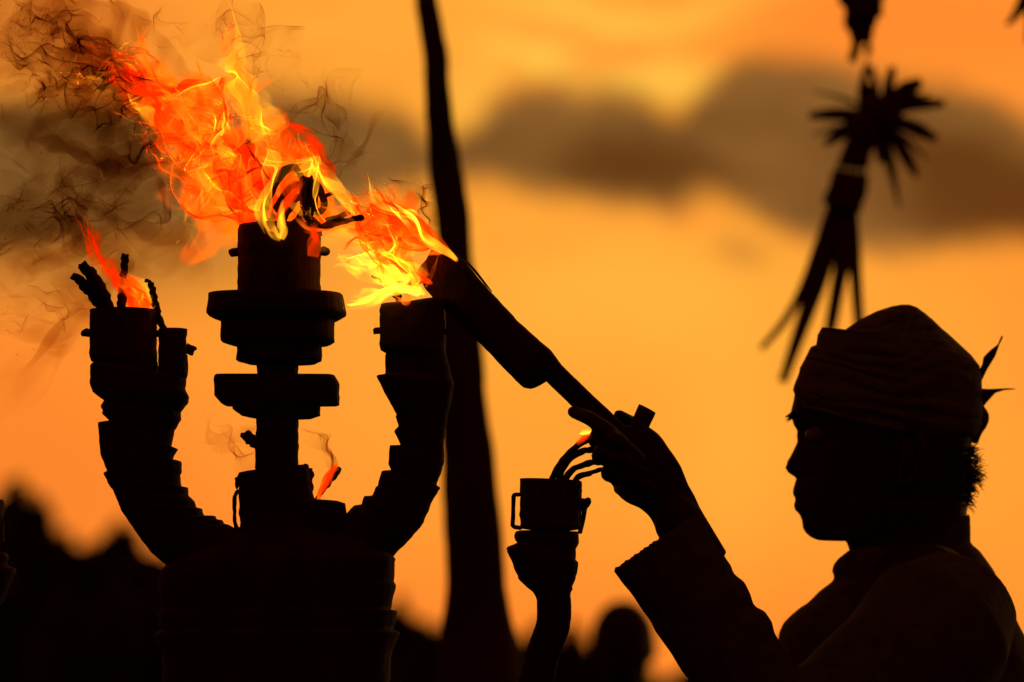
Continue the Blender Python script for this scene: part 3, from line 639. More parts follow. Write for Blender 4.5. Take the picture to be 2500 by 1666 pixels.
# sleeve of the raised arm with its wide cuff
loft(sh, densify([((1600, 1440), (1735, 1345)), ((1510, 1390), (1708, 1252)), ((1500, 1386), (1710, 1243)), ((1497, 1389), (1712, 1243)), ((1514, 1412), (1727, 1280)), ((1540, 1448), (1743, 1314)), ((1556, 1470), (1768, 1351)), ((1575, 1500), (1784, 1380)), ((1585, 1515), (1788, 1401)), ((1600, 1540), (1814, 1421)), ((1622, 1572), (1831, 1450)), ((1645, 1610), (1841, 1478)), ((1668, 1645), (1868, 1492)), ((1690, 1672), (1887, 1518)), ((1720, 1720), (1893, 1545)), ((1750, 1780), (1960, 1640)), ((1790, 1850), (2000, 1720)), ((1850, 1940), (2030, 1760))], 9), 4.02, [.7, .8, .9, .95, .95, .9, .9, .9], 2.0, 60, .003, 16, 4, dfun=lambda t: 4.025-.02*t)
tube(sh, px3([(1930, 1830, 4.0), (2080, 1740, 4.03), (2200, 1640, 4.05), (2290, 1540, 4.09)]), [.065, .075, .08, .085], 40, 40, rough=.004, rs=14)
tube(sh, [(sx_, 4.36, sz_+.0), (sx_, 4.44, sz_-.02), (sx_+.02, 4.48, 1.12), (sx_+.0, 4.485, 1.0), (sx_-.08, 4.45, .9)], [.075, .075, .07, .062, .055], 24, 30, rough=.004, rs=14)
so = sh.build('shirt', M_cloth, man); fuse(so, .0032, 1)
sk = MB(); hx_ = P(2195, 1690, HD)[0]
V = []
zz = np.linspace(1.0, .12, 40); nsk = 90; th = np.linspace(0, 2*math.pi, nsk, endpoint=False)
for k, z in enumerate(zz):
    r_ = .155+.03*(1-z)+.012*np.sin(th*9+z*5)*(1-z)+.006*np.sin(th*17+2*z)
    V.append(np.stack([hx_+.01+r_*np.cos(th), HD+r_*1.05*np.sin(th), np.full(nsk, z)], 1))
sk.add(np.concatenate(V), grid_faces(40, nsk)); sk.build('sarong', M_sarong, man)

# distant onlooker, out of focus
ol = empty('person', P(1525, 1690, 10)*np.array([1, 1, 0]))
tag(ol, 'distant out of focus onlooker, only a round dark head and shoulders below the torch', 'person')
ob = MB(); X0 = P(1522, 0, 10)[0]; zt = P(0, 1472, 10)[2]
def el(mbx, c, r, ns=24, nr=14):
    V = []
    for i in range(1, nr):
        a = math.pi*i/nr
        V += [(c[0]+r[0]*math.sin(a)*math.cos(t), c[1]+r[1]*math.sin(a)*math.sin(t), c[2]+r[2]*math.cos(a)) for t in np.linspace(0, 2*math.pi, ns, endpoint=False)]
    mbx.add(V, grid_faces(nr-1, ns))
el(ob, (X0, 10, zt-.115), (.078, .095, .118)); el(ob, (X0, 9.912, zt-.125), (.012, .016, .02)); el(ob, (X0, 9.95, zt-.17), (.05, .045, .05))
for s_ in (-1, 1): el(ob, (X0+s_*.08, 10.01, zt-.12), (.01, .018, .03))
tube(ob, [(X0, 10.02, zt-.18), (X0, 10.02, zt-.26)], [.055, .06], 16, 8)
tube(ob, [(X0, 10.02, zt-.25), (X0, 10.02, zt-.31), (X0, 10.02, zt-.5), (X0, 10.02, zt-.68), (X0, 10.02, zt-.8)], [.07, .15, .16, .14, .16], 24, 20, flat=.62)
for s_ in (-1, 1):
    tube(ob, [(X0+s_*.13, 10.02, zt-.31), (X0+s_*.2, 10.02, zt-.35), (X0+s_*.23, 10.03, zt-.58), (X0+s_*.22, 9.98, zt-.8)], [.055, .052, .04, .026], 14, 20)
    tube(ob, [(X0+s_*.22, 9.98, zt-.8), (X0+s_*.22, 9.97, zt-.86)], [.028, .034], 10, 6, flat=.5)
    for k in range(4): tube(ob, [(X0+s_*.22+(k-1.5)*.0, 9.94+k*.018, zt-.87), (X0+s_*.218, 9.935+k*.018, zt-.91), (X0+s_*.21, 9.935+k*.018, zt-.94)], [.0085, .008, .0065], 8, 8)
    tube(ob, [(X0+s_*.21, 9.94, zt-.83), (X0+s_*.2, 9.915, zt-.87)], [.01, .008], 8, 6)
    tube(ob, [(X0+s_*.09, 10.02, zt-.76), (X0+s_*.09, 10.0, .45), (X0+s_*.09, 10.03, .08)], [.09, .06, .036], 14, 20)
    tube(ob, [(X0+s_*.09, 10.05, .04), (X0+s_*.09, 9.87, .03)], [.036, .03], 12, 8)
oo = ob.build('body', M_skin, ol); fuse(oo, .008, 1)
hb = MB(); el(hb, (X0, 10.015, zt-.095), (.086, .1, .105)); hb.build('hair', M_hair, ol)
cb = MB(); tube(cb, [(X0, 10.02, zt-.26), (X0, 10.02, zt-.32), (X0, 10.02, zt-.5), (X0, 10.02, zt-.68), (X0, 10.02, zt-.85)], [.075, .17, .175, .16, .18], 28, 24, flat=.66)
for s_ in (-1, 1): tube(cb, [(X0+s_*.13, 10.02, zt-.32), (X0+s_*.2, 10.02, zt-.36), (X0+s_*.225, 10.03, zt-.52)], [.065, .062, .06], 16, 12)
cbo = cb.build('shirt', M_sarong, ol); fuse(cbo, .008, 1)
cb = MB(); tube(cb, [(X0, 10.02, zt-.8), (X0, 10.02, .15)], [.185, .2], 30, 12, flat=.75, capround=False); cb.build('sarong', M_sarong, ol)

# ------------------------------------------------------------------ hanging palm-leaf ornament (out of focus)
OD = 6.5
orn = empty('leaf_ornament', P(2120, 150, OD)); tag(orn, 'woven palm leaf ornament with spiky star and long tails, hanging blurred above the head wrap', 'ornament')
def blade(mbx, pts, w, D=OD, th_=.0025):
    q = resample(smoothp([tuple(p)+(D,) for p in pts], 2), 22); L = []; R = []
    T = np.gradient(q[:, :2], axis=0); T /= np.linalg.norm(T, axis=1, keepdims=True)
    nrm = np.stack([-T[:, 1], T[:, 0]], 1)
    ww = np.interp(np.linspace(0, 1, 22), np.linspace(0, 1, len(w)), w)/2
    loft(mbx, [(q[i, :2]-nrm[i]*ww[i], q[i, :2]+nrm[i]*ww[i]) for i in range(22)], D, .22, 2, 10)
core = MB(); tc_ = P(2149, 282, OD); el(core, tc_, (.040, .034, .036)); el(core, P(2105, 312, OD), (.032, .03, .034))
core.build('star_core', M_palm, orn)
rays = [((2130, 290), (1975, 282), [35, 32, 27, 14], 0), ((2120, 270), (1984, 222), [14, 11, 7, 3], .05), ((2130, 300), (1982, 330), [16, 12, 9, 4], .05), ((2130, 290), (2012, 352), [35, 35, 30, 11], -.02), ((2160, 260), (2180, 162), [27, 24, 22, 14], 0), ((2160, 270), (2250, 196), [43, 46, 40, 16], -.02), ((2160, 270), (2306, 252), [32, 30, 27, 16], 0),
        ((2160, 290), (2288, 340), [30, 32, 32, 14], 0), ((2160, 300), (2238, 432), [35, 32, 27, 11], .02), ((2150, 310), (2196, 508), [35, 27, 14, 4], .03), ((2130, 300), (2150, 400), [32, 27, 22, 11], 0), ((2125, 290), (2110, 400), [40, 35, 27, 11], 0),
        ((2130, 250), (2108, 200), [30, 30, 19, 11], 0), ((2140, 250), (2125, 160), [16, 16, 14, 11], 0), ((2105, 260), (2116, 158), [22, 24, 16, 11], 0), ((2130, 260), (2270, 230), [14, 14, 11, 5], .06), ((2150, 300), (2265, 390), [14, 14, 11, 3], .07)]
rays = [(a, b, [w[0]*.8, w[1]*1.1]+[x*1.2 for x in w[2:]], dd) for a, b, w, dd in rays]
for (a, b, w, dd) in rays:
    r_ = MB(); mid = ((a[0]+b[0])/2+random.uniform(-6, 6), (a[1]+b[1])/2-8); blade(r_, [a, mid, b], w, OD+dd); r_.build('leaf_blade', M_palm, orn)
r_ = MB(); loft(r_, densify([((2062, 345), (2128, 360)), ((2048, 385), (2122, 398)), ((2046, 402), (2118, 412))], 8), OD, .8, 2, 24, .003, 20); r_.build('cuff', M_palm, orn)
r_ = MB()
for x_ in (2048, 2062, 2078, 2094, 2110): tube(r_, pt([(x_, 398), (x_-5, 430)], OD), .0035, 6, 6)
r_.build('thread', M_palm, orn)
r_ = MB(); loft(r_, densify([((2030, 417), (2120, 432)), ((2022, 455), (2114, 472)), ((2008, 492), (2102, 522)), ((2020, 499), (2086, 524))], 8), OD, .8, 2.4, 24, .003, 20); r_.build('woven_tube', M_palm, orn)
for pts, w, dd in [([(2030, 495), (1992, 640), (1930, 770), (1858, 852)], [18, 34, 22, 14], .06), ([(2040, 500), (2010, 650), (1960, 790), (1910, 934)], [26, 52, 38, 22], 0), ([(2060, 505), (2060, 620), (2042, 720), (2026, 810)], [26, 42, 36, 30], 0), ([(2082, 510), (2085, 620), (2092, 720), (2098, 800)], [24, 34, 30, 26], 0), ([(2045, 500), (2030, 600), (2005, 700), (1985, 740)], [26, 24, 14, 6], .03)]:
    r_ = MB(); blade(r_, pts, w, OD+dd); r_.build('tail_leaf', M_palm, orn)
top = empty('leaf_tassel', P(2110, 60, OD)); tag(top, 'dark knotted leaf tassel hanging at the top edge above the star ornament', 'tassel')
r_ = MB(); tube(r_, pt([(2112, -150), (2112, -40), (2106, 0), (2108, 20), (2104, 42), (2110, 62), (2104, 90)], OD), np.array([16, 48, 52, 44, 48, 30, 26])*K*OD, 14, 40, rough=.014, rs=28); r_.build('knot', M_palm, top)
r_ = MB(); blade(r_, [(2098, 60), (2092, 110), (2080, 150)], [30, 26, 22]); r_.build('leaf_blade', M_palm, top)
r_ = MB(); blade(r_, [(2115, 50), (2122, 70), (2130, 86)], [20, 20, 8]); r_.build('leaf_blade', M_palm, top)
r_ = MB(); el(r_, P(2120, 120, OD), (.0075, .0075, .009)); tube(r_, pt([(2112, 60), (2120, 120), (2116, 170)], OD), .0024, 6, 8); r_.build('bead', M_palm, orn)
cn = empty('bamboo_cane', P(2700, 1690, OD)*np.array([1, 1, 0])); tag(cn, 'arched bamboo cane above the picture carrying the hanging ornaments', 'cane')
r_ = MB(); tube(r_, [P(2900, 3440, OD), P(2850, 1690, OD), P(2780, 400, OD), P(2600, -60, OD), P(2350, -190, OD), P(2112, -150, OD)], [.03, .025, .016, .01, .007, .005], 10, 60); r_.build('cane', M_palm, cn)
lf = empty('dangling_leaf', P(2490, 30, OD)); tag(lf, 'single blurred leaf tip dangling in the upper right corner', 'leaf')
r_ = MB(); blade(r_, [(2520, -120), (2512, -30), (2495, 20), (2458, 62)], [12, 30, 34, 10], OD-.1); r_.build('leaf_blade', M_palm, lf)
r_ = MB(); blade(r_, [(2522, -60), (2515, 40), (2505, 110)], [8, 18, 6], OD-.1); r_.build('leaf_blade', M_palm, lf)
# ------------------------------------------------------------------ fire and smoke: thin folded gas sheets
def gas(name, absorb=None, emit=None):
    """absorb: (r,g,b) extinction per metre; emit: (r,g,b) radiance per metre"""
    m = bpy.data.materials.new(name); m.use_nodes = True; t = m.node_tree; t.nodes.clear()
    out = t.nodes.new('ShaderNodeOutputMaterial'); parts = []
    if absorb:
        mx = max(absorb)*1.0001; a = t.nodes.new('ShaderNodeVolumeAbsorption')
        a.inputs['Color'].default_value = tuple(1-x/mx for x in absorb)+(1,); a.inputs['Density'].default_value = mx; parts.append(a.outputs[0])
    if emit:
        mx = max(emit); e = t.nodes.new('ShaderNodeEmission')
        e.inputs['Color'].default_value = tuple(x/mx for x in emit)+(1,); e.inputs['Strength'].default_value = mx; parts.append(e.outputs[0])
    if len(parts) == 2:
        s_ = t.nodes.new('ShaderNodeAddShader'); t.links.new(parts[0], s_.inputs[0]); t.links.new(parts[1], s_.inputs[1]); parts = [s_.outputs[0]]
    t.links.new(parts[0], out.inputs['Volume'])
    return m
G_red = gas('red_flame', (60, 400, 800), (165, 13, 0))
G_orange = gas('orange_flame', (25, 160, 260), (280, 38, 1))
G_yellow = gas('yellow_flame', (10, 20, 120), (300, 100, 4))
G_bright = gas('bright_flame', (5, 5, 60), (310, 180, 8))
G_haze = gas('haze_smoke', (7.5, 11.5, 16))
G_smoke = gas('dark_smoke', (100, 140, 190))
G_thin = gas('thin_smoke', (65, 95, 125))
def modes(seed, lams=(190, 95, 48), amps=(1.0, .8, .55), nper=7):
    r = np.random.RandomState(seed); Kv = []; A = []
    for l, a in zip(lams, amps):
        k = r.normal(size=(nper, 3)); k[:, 2] *= .6; k /= np.linalg.norm(k, axis=1, keepdims=True); k *= 2*math.pi/l*r.uniform(.75, 1.3, (nper, 1))
        v = r.normal(size=(nper, 3)); v = np.cross(k, v); v /= np.linalg.norm(v, axis=1, keepdims=True)
        Kv.append(k); A.append(v*a*l/math.sqrt(nper))
    return np.concatenate(Kv), np.concatenate(A), r.uniform(0, 6.28, len(lams)*nper)
def curl(p, M):
    Kv, A, ph = M
    return np.cos(p@Kv.T+ph)@A
def spline(pts, n_):
    p = np.array(pts, float)
    for _ in range(3):
        q = [p[0]]
        for a, b in zip(p[:-1], p[1:]): q += [a*.75+b*.25, a*.25+b*.75]
        q.append(p[-1]); p = np.array(q)
    d = np.r_[0, np.cumsum(np.linalg.norm(np.diff(p[:, :2], axis=0), axis=1))]
    t = np.linspace(0, d[-1], n_)
    return np.stack([np.interp(t, d, p[:, k]) for k in range(p.shape[1])], 1)
def sheet(mb, guide, seed, thick=4, amp=.5, root=.1, psi=0.6, twist=1.0, nu=90, nv=170, steps=10, lams=(190, 95, 48), amps=(1, .8, .55), ragged=.45, zc=0, D=FD, M=None, p_in=1.2, rootw=1.0):
    """guide rows: (x, y, width[, z]) in photo pixels at distance D"""
    g = [tuple(q)+((0,) if len(q) == 3 else ()) for q in guide]
    G = spline(g, 200); r = np.random.RandomState(seed+99)
    M = M or modes(seed, lams, amps)
    u = np.linspace(0, 1, nu)[None, :]*np.ones((nv, 1)); v = np.linspace(0, 1, nv)[:, None]*np.ones((1, nu))
    fr = r.uniform(0, 6.28, 6)
    rag = sum(np.sin(u*2*math.pi*k+fr[k])/k**.6 for k in (1, 2, 3, 5))/2.6
    tmax = np.clip(1-ragged*(.5+.5*rag), .15, 1)
    t = v*tmax
    ti = t*199; X = [np.interp(ti, np.arange(200), G[:, k]) for k in range(4)]
    T = np.gradient(G[:, :2], axis=0); T /= np.linalg.norm(T, axis=1, keepdims=True)+1e-9
    nx = np.interp(ti, np.arange(200), -T[:, 1]); ny = np.interp(ti, np.arange(200), T[:, 0])
    ang = psi+twist*(t-.3)+.7*np.sin(t*5+fr[0])
    off = (u-.5)*X[2]
    p = np.stack([X[0]+off*nx*np.cos(ang), X[1]+off*ny*np.cos(ang), X[3]+zc+off*np.sin(ang)], -1).reshape(-1, 3)
    gain = np.clip(t/root if root > 0 else 1, 0, 1).reshape(-1, 1)**p_in*(.35+.65*t.reshape(-1, 1))
    for _ in range(steps): p = p+curl(p, M)*gain*amp/steps
    p = p.reshape(nv, nu, 3)
    gu = np.gradient(p, axis=1); gv = np.gradient(p, axis=0)
    N = np.cross(gu, gv); N /= np.linalg.norm(N, axis=2, keepdims=True)+1e-9
    uu = np.clip(np.minimum(u, 1-u)/.10, 0, 1); vv = np.clip((1-v)/.35, 0, 1)*np.clip(v/.03, 0, 1)
    nz = .55+.45*np.sin(p[..., 0]/37+fr[1])*np.sin(p[..., 1]/31+fr[2])+.25*np.sin(p[..., 0]/13+p[..., 1]/17+fr[3])
    th = thick*uu*(3-2*uu)*uu*vv*np.clip(nz, .12, 1.2)*.5
    du = np.linalg.norm(np.gradient(N, axis=1), axis=2)/(np.linalg.norm(gu, axis=2)+1e-3); dv = np.linalg.norm(np.gradient(N, axis=0), axis=2)/(np.linalg.norm(gv, axis=2)+1e-3)
    cur = np.maximum(du, dv)
    for _ in range(2): cur[1:-1, 1:-1] = np.maximum.reduce([cur[1:-1, 1:-1], cur[:-2, 1:-1], cur[2:, 1:-1], cur[1:-1, :-2], cur[1:-1, 2:]])
    th = np.maximum(np.minimum(th, .42/(cur+1e-6)), .04)
    # drop cells that are folded over themselves and pinch the shell shut around them
    tri = lambda q0, q1, q2: np.cross(q1-q0, q2-q0)
    q00, q01, q11, q10 = p[:-1, :-1], p[:-1, 1:], p[1:, 1:], p[1:, :-1]
    t1 = tri(q00, q01, q11); t2 = tri(q00, q11, q10)
    area = np.linalg.norm(t1, axis=2)+np.linalg.norm(t2, axis=2)+1e-9
    t1 = t1/(np.linalg.norm(t1, axis=2, keepdims=True)+1e-9); t2 = t2/(np.linalg.norm(t2, axis=2, keepdims=True)+1e-9)
    bad = (t1*t2).sum(2) < .55
    for nn in (N[:-1, :-1], N[:-1, 1:], N[1:, 1:], N[1:, :-1]): bad |= ((t1*nn).sum(2) < .5) | ((t2*nn).sum(2) < .5)
    ar = np.ones((nv, nu)); ar[:-1, :-1] = area; ar[-1] = ar[-2]; ar[:, -1] = ar[:, -2]
    th = th*np.clip((np.median(area)/ar)**.4, .4, 1.25)
    bv = np.zeros((nv, nu), bool)
    for sl in ((slice(0, -1), slice(0, -1)), (slice(0, -1), slice(1, None)), (slice(1, None), slice(1, None)), (slice(1, None), slice(0, -1))): bv[sl] |= bad
    soft = (~bv).astype(float)
    for _ in range(4):
        q = soft.copy(); q[1:-1, 1:-1] = (soft[1:-1, 1:-1]*2+soft[:-2, 1:-1]+soft[2:, 1:-1]+soft[1:-1, :-2]+soft[1:-1, 2:])/6; soft = q
    th = np.where(bv, 0, th*np.clip(soft*2-1, .1, 1)); th[0] = th[-1] = 0; th[:, 0] = th[:, -1] = 0
    keep = ~(bv[:-1, :-1] & bv[:-1, 1:] & bv[1:, 1:] & bv[1:, :-1])
    a = p+N*th[..., None]; b = p-N*th[..., None]
    s = K*D
    def w(q): q = q.reshape(-1, 3); return np.stack([(q[:, 0]-1250)*s, D+q[:, 2]*s, ZC+(HOR-q[:, 1])*s], 1)
    i, j = np.meshgrid(np.arange(nv-1), np.arange(nu-1), indexing='ij'); i = i.ravel(); j = j.ravel()
    f = np.stack([i*nu+j, i*nu+j+1, (i+1)*nu+j+1, (i+1)*nu+j], 1)[keep.ravel()]; o2 = nv*nu
    V_ = np.r_[w(a), w(b)]; f = np.r_[f[:, [0, 1, 2]], f[:, [0, 2, 3]]]; F = np.r_[f, f[:, ::-1]+o2]
    # weld the two skins wherever the thickness is nil
    z = (th.ravel() <= 0); idx = np.arange(2*o2); idx[o2:][z] = np.arange(o2)[z]; F = idx[F]
    used = np.unique(F); rm = np.zeros(2*o2, int); rm[used] = np.arange(len(used)); F = rm[F]
    mb.append((V_[used], F)); return mb
def gasobj(name, parts, m, parent):
    V = []; F = []; k = 0
    for v, f in parts: V.append(v); F.append(f+k); k += len(v)
    V = np.concatenate(V); F = np.concatenate(F).astype(np.int32)
    if parent is not None: V = V-np.array(parent_loc(parent))
    me = bpy.data.meshes.new(name); me.vertices.add(len(V)); me.vertices.foreach_set('co', V.astype(np.float32).ravel())
    me.loops.add(len(F)*3); me.loops.foreach_set('vertex_index', F.ravel())
    me.polygons.add(len(F)); me.polygons.foreach_set('loop_start', np.arange(0, len(F)*3, 3, dtype=np.int32)); me.polygons.foreach_set('loop_total', np.full(len(F), 3, np.int32))
    me.polygons.foreach_set('use_smooth', np.ones(len(F), bool))
    me.update(calc_edges=True); me.materials.append(m)
    o = bpy.data.objects.new(name, me); C.objects.link(o); o.parent = parent
    return o

# centre fire
fire = empty('flame', P(690, 545, FD)); tag(fire, 'largest fire, streaming up to the left from the centre cup of the torch stand', 'flame', 'flames on the torch stand')
def layer(parent, guide, m, seeds, name='flame_sheet', **k):
    for i, sd_ in enumerate(seeds):
        kk = dict(k); kk['psi'] = k.get('psi', .4)+.75*i; kk['zc'] = k.get('zc', 0)+(i-(len(seeds)-1)/2)*k.get('dz', 16); kk.pop('dz', None)
        gasobj(name, sheet([], guide, sd_, **kk), m, parent)
trunk = [(700, 570, 150), (640, 480, 270), (560, 390, 300), (480, 300, 280), (390, 210, 170), (270, 150, 120), (180, 130, 80)]
low = [(660, 570, 120), (560, 490, 210), (480, 400, 200), (430, 330, 140), (390, 260, 80)]
right_ = [(800, 545, 90), (770, 470, 140), (710, 380, 140), (650, 290, 140), (600, 230, 90), (575, 190, 60)]
spire = [(660, 330, 110), (605, 245, 90), (572, 160, 50), (562, 85, 44), (576, 38, 34)]
horn = [(400, 215, 90), (350, 150, 45), (335, 90, 34), (345, 50, 22)]
L1 = dict(lams=(260, 130, 62, 34), amps=(1, .8, .6, .35), nu=110, nv=220)
layer(fire, trunk, G_red, (10, 11, 12, 13), thick=7, amp=.5, twist=1.2, zc=70, **L1)
layer(fire, low, G_red, (14, 15), thick=7, amp=.45, zc=60, **L1)
layer(fire, right_, G_red, (16, 17), thick=7, amp=.4, zc=60, **L1)
layer(fire, trunk, G_orange, (30, 31, 32, 33, 300, 301), thick=3.4, zc=60, amp=.6, twist=1.5, **L1)
layer(fire, low, G_orange, (34, 35, 302), thick=3.4, zc=60, amp=.55, **L1)
layer(fire, right_, G_orange, (36, 37), thick=4, zc=60, amp=.5, **L1)
layer(fire, spire, G_orange, (38, 39), thick=4, amp=.22, lams=(160, 80, 40), ragged=.15)
layer(fire, horn, G_orange, (40, 41), thick=5, amp=.2, lams=(120, 60, 40), ragged=.15)
far_ = [(500, 310, 170), (420, 230, 170), (330, 170, 130), (230, 150, 110), (130, 180, 70)]
layer(fire, far_, G_red, (400, 401, 402), thick=8, amp=.45, zc=20, **L1)
layer(fire, far_, G_orange, (403, 404, 405), thick=4, amp=.5, zc=0, **L1)
layer(fire, far_, G_yellow, (406,), thick=3, amp=.5, zc=0, **L1)
layer(fire, [(560, 400, 200), (480, 330, 220), (430, 290, 160), (380, 220, 120)], G_orange, (407, 408, 409), thick=4, amp=.4, zc=-20, **L1)
layer(fire, trunk, G_yellow, (50, 51), thick=2.4, zc=60, amp=.6, twist=1.5, **L1)
layer(fire, right_, G_yellow, (53, 54), thick=2.6, amp=.5, **L1)
layer(fire, spire, G_yellow, (55, 56, 551), thick=3, amp=.25, lams=(160, 80, 40), ragged=.12)
layer(fire, low, G_yellow, (57,), thick=2.4, zc=60, amp=.5, **L1)
# licks over the front of the cup; the last layer imitates glow on its wood
layer(fire, [(692, 598, 12), (668, 580, 34), (648, 550, 44), (645, 510, 50), (655, 470, 60), (668, 430, 60), (655, 370, 50)], G_yellow, (60, 61), thick=5, amp=.24, zc=-95, root=.3, ragged=.2, dz=6, lams=(160, 80, 40))
layer(fire, [(692, 597, 10), (668, 580, 22), (650, 550, 34), (650, 510, 30)], G_yellow, (602,), thick=4, amp=.2, zc=-98, root=.3, ragged=.2, dz=6, lams=(160, 80, 40))
layer(fire, [(690, 596, 20), (699, 572, 34), (692, 548, 26), (698, 524, 12), (706, 500, 6)], G_yellow, (62, 63), thick=8, amp=.09, zc=-100, root=.3, ragged=.15, dz=6, lams=(120, 60))
layer(fire, [(672, 560, 10), (690, 520, 18), (720, 480, 30), (740, 440, 30)], G_red, (603, 604), thick=8, amp=.12, zc=-70, root=.3, ragged=.15, dz=6, lams=(120, 60))
layer(fire, [(628, 556, 8), (612, 520, 40), (622, 470, 60), (600, 410, 70), (560, 360, 50)], G_orange, (605, 606), thick=5, amp=.2, zc=20, root=.3, ragged=.3, dz=10, lams=(140, 70, 40))
layer(fire, [(628, 556, 6), (608, 520, 30), (612, 470, 40), (600, 410, 40)], G_yellow, (607,), thick=4, amp=.2, zc=10, root=.3, ragged=.3, dz=10, lams=(140, 70, 40))
layer(fire, [(880, 538, 14), (855, 515, 26), (830, 470, 40), (790, 420, 50), (755, 370, 40), (742, 350, 20)], G_yellow, (64, 65), thick=5, amp=.14, zc=-40, root=.3, ragged=.2, dz=10, lams=(160, 80))
layer(fire, [(885, 540, 10), (845, 560, 26), (790, 575, 40), (745, 560, 30), (700, 520, 20)], G_orange, (66, 67), thick=6, amp=.14, zc=-60, root=.3, ragged=.2, dz=10, lams=(160, 80))
layer(fire, [(770, 640, 30), (775, 600, 40), (760, 565, 40)], G_red, (68, 69), thick=9, amp=.12, zc=-110, root=.3, ragged=.2, dz=10, lams=(160, 80))  # red sheets added in place of the fire's glow on the cup wood

# right fire between centre cup and torch head
f2 = empty('flame', P(1010, 720, FD)); tag(f2, 'orange fire blowing left from the torch head and the right cup towards the centre cup', 'flame', 'flames on the torch stand')
edge = [(1118, 642, 8), (1070, 600, 30), (1010, 560, 60), (950, 500, 80), (900, 455, 60), (860, 440, 30)]
mass = [(1030, 690, 60), (980, 630, 130), (920, 580, 190), (850, 550, 200), (790, 540, 150)]
top2 = [(980, 560, 60), (920, 500, 110), (870, 470, 100), (830, 450, 60)]
yel = [(1030, 725, 30), (985, 715, 40), (930, 722, 55), (885, 745, 55), (850, 735, 45), (835, 728, 30)]
yb = [(1000, 690, 40), (950, 660, 70), (900, 650, 90), (850, 630, 80), (800, 620, 50)]
layer(f2, mass, G_red, (70, 71), thick=5, amp=.4, **L1)
layer(f2, mass, G_yellow, (721, 722), thick=4, amp=.45, **L1)
layer(f2, mass, G_orange, (72, 73, 74), thick=5, amp=.45, **L1)
layer(f2, top2, G_red, (75, 76), thick=7, amp=.35, **L1)
layer(f2, top2, G_orange, (77,), thick=4, amp=.35, **L1)
layer(f2, edge, G_red, (78, 79), thick=8, amp=.2, lams=(160, 80), root=.3, ragged=.3, zc=-30)
layer(f2, edge, G_bright, (80, 81), thick=5, amp=.2, lams=(160, 80), root=.3, ragged=.4, zc=-35)
layer(f2, yb, G_bright, (82, 83, 84), thick=5, amp=.3, lams=(140, 70, 36), zc=-20)
layer(f2, yel, G_bright, (85, 86, 87), thick=7, amp=.18, lams=(120, 60), ragged=.25, zc=-80, root=.2)
layer(f2, [(1038, 728, 10), (1010, 700, 24), (1000, 660, 20), (1010, 640, 16)], G_yellow, (88, 89), thick=6, amp=.12, lams=(90, 50), zc=-70, root=.2)
layer(f2, [(1040, 710, 8), (1062, 670, 12), (1072, 625, 8)], G_orange, (90,), thick=6, amp=.05, lams=(90, 50), zc=-75, root=.2, ragged=.1)
layer(f2, [(1000, 728, 20), (990, 755, 30), (975, 738, 26), (960, 735, 10)], G_orange, (91, 92), thick=6, amp=.08, lams=(90, 50), zc=-90, root=.2, ragged=.1)
layer(f2, [(980, 720, 20), (955, 700, 30), (930, 670, 40), (915, 650, 30)], G_bright, (93, 94), thick=7, amp=.15, lams=(60, 36), zc=-40, root=.2)

# left fire
f3 = empty('flame', P(330, 755, FD)); tag(f3, 'small fire between the sticks in the left cup, trailing into dark smoke', 'flame', 'flames on the torch stand')
g3 = [(345, 765, 70), (335, 720, 90), (290, 690, 60), (245, 630, 50), (215, 570, 60), (175, 500, 60), (150, 470, 30)]
layer(f3, g3, G_red, (100, 101, 1003), thick=9, amp=.18, lams=(140, 70, 40))
layer(f3, [(350, 765, 60), (345, 715, 70), (310, 690, 50), (270, 670, 30)], G_orange, (102, 103), thick=6, amp=.18, lams=(140, 70, 40))
layer(f3, [(355, 762, 40), (350, 720, 60), (325, 690, 44), (290, 680, 20)], G_yellow, (104, 105), thick=5, amp=.18, lams=(140, 70, 40))
# small fire on the leaning splint
f4 = empty('flame', P(800, 1190, FD)); tag(f4, 'small red flame along the leaning splint in the body of the torch stand', 'flame', 'flames on the torch stand')
layer(f4, [(776, 1222, 8), (790, 1190, 16), (806, 1160, 26), (830, 1130, 30)], G_red, (110, 111), thick=12, amp=.06, lams=(80, 40), root=.2, ragged=.1, zc=-12, dz=6)
layer(f4, [(776, 1222, 6), (786, 1190, 10), (800, 1160, 12), (815, 1135, 14)], G_yellow, (112,), thick=5, amp=.06, lams=(80, 40), root=.2, ragged=.1, zc=-16)
# tiny fire at the strips near the hand
f5 = empty('flame', P(1425, 1075, FD)); tag(f5, 'tiny flame on the bent strips right against the fist', 'flame', 'flames on the torch stand')
layer(f5, [(1408, 1086, 10), (1422, 1074, 18), (1442, 1060, 14)], G_red, (120, 1201), thick=16, amp=.04, lams=(60, 40), root=.2, ragged=.1, zc=-6)
layer(f5, [(1444, 1054, 10), (1430, 1057, 16), (1412, 1060, 10)], G_bright, (121, 1211), thick=9, amp=.04, lams=(60, 40), root=.2, ragged=.1)

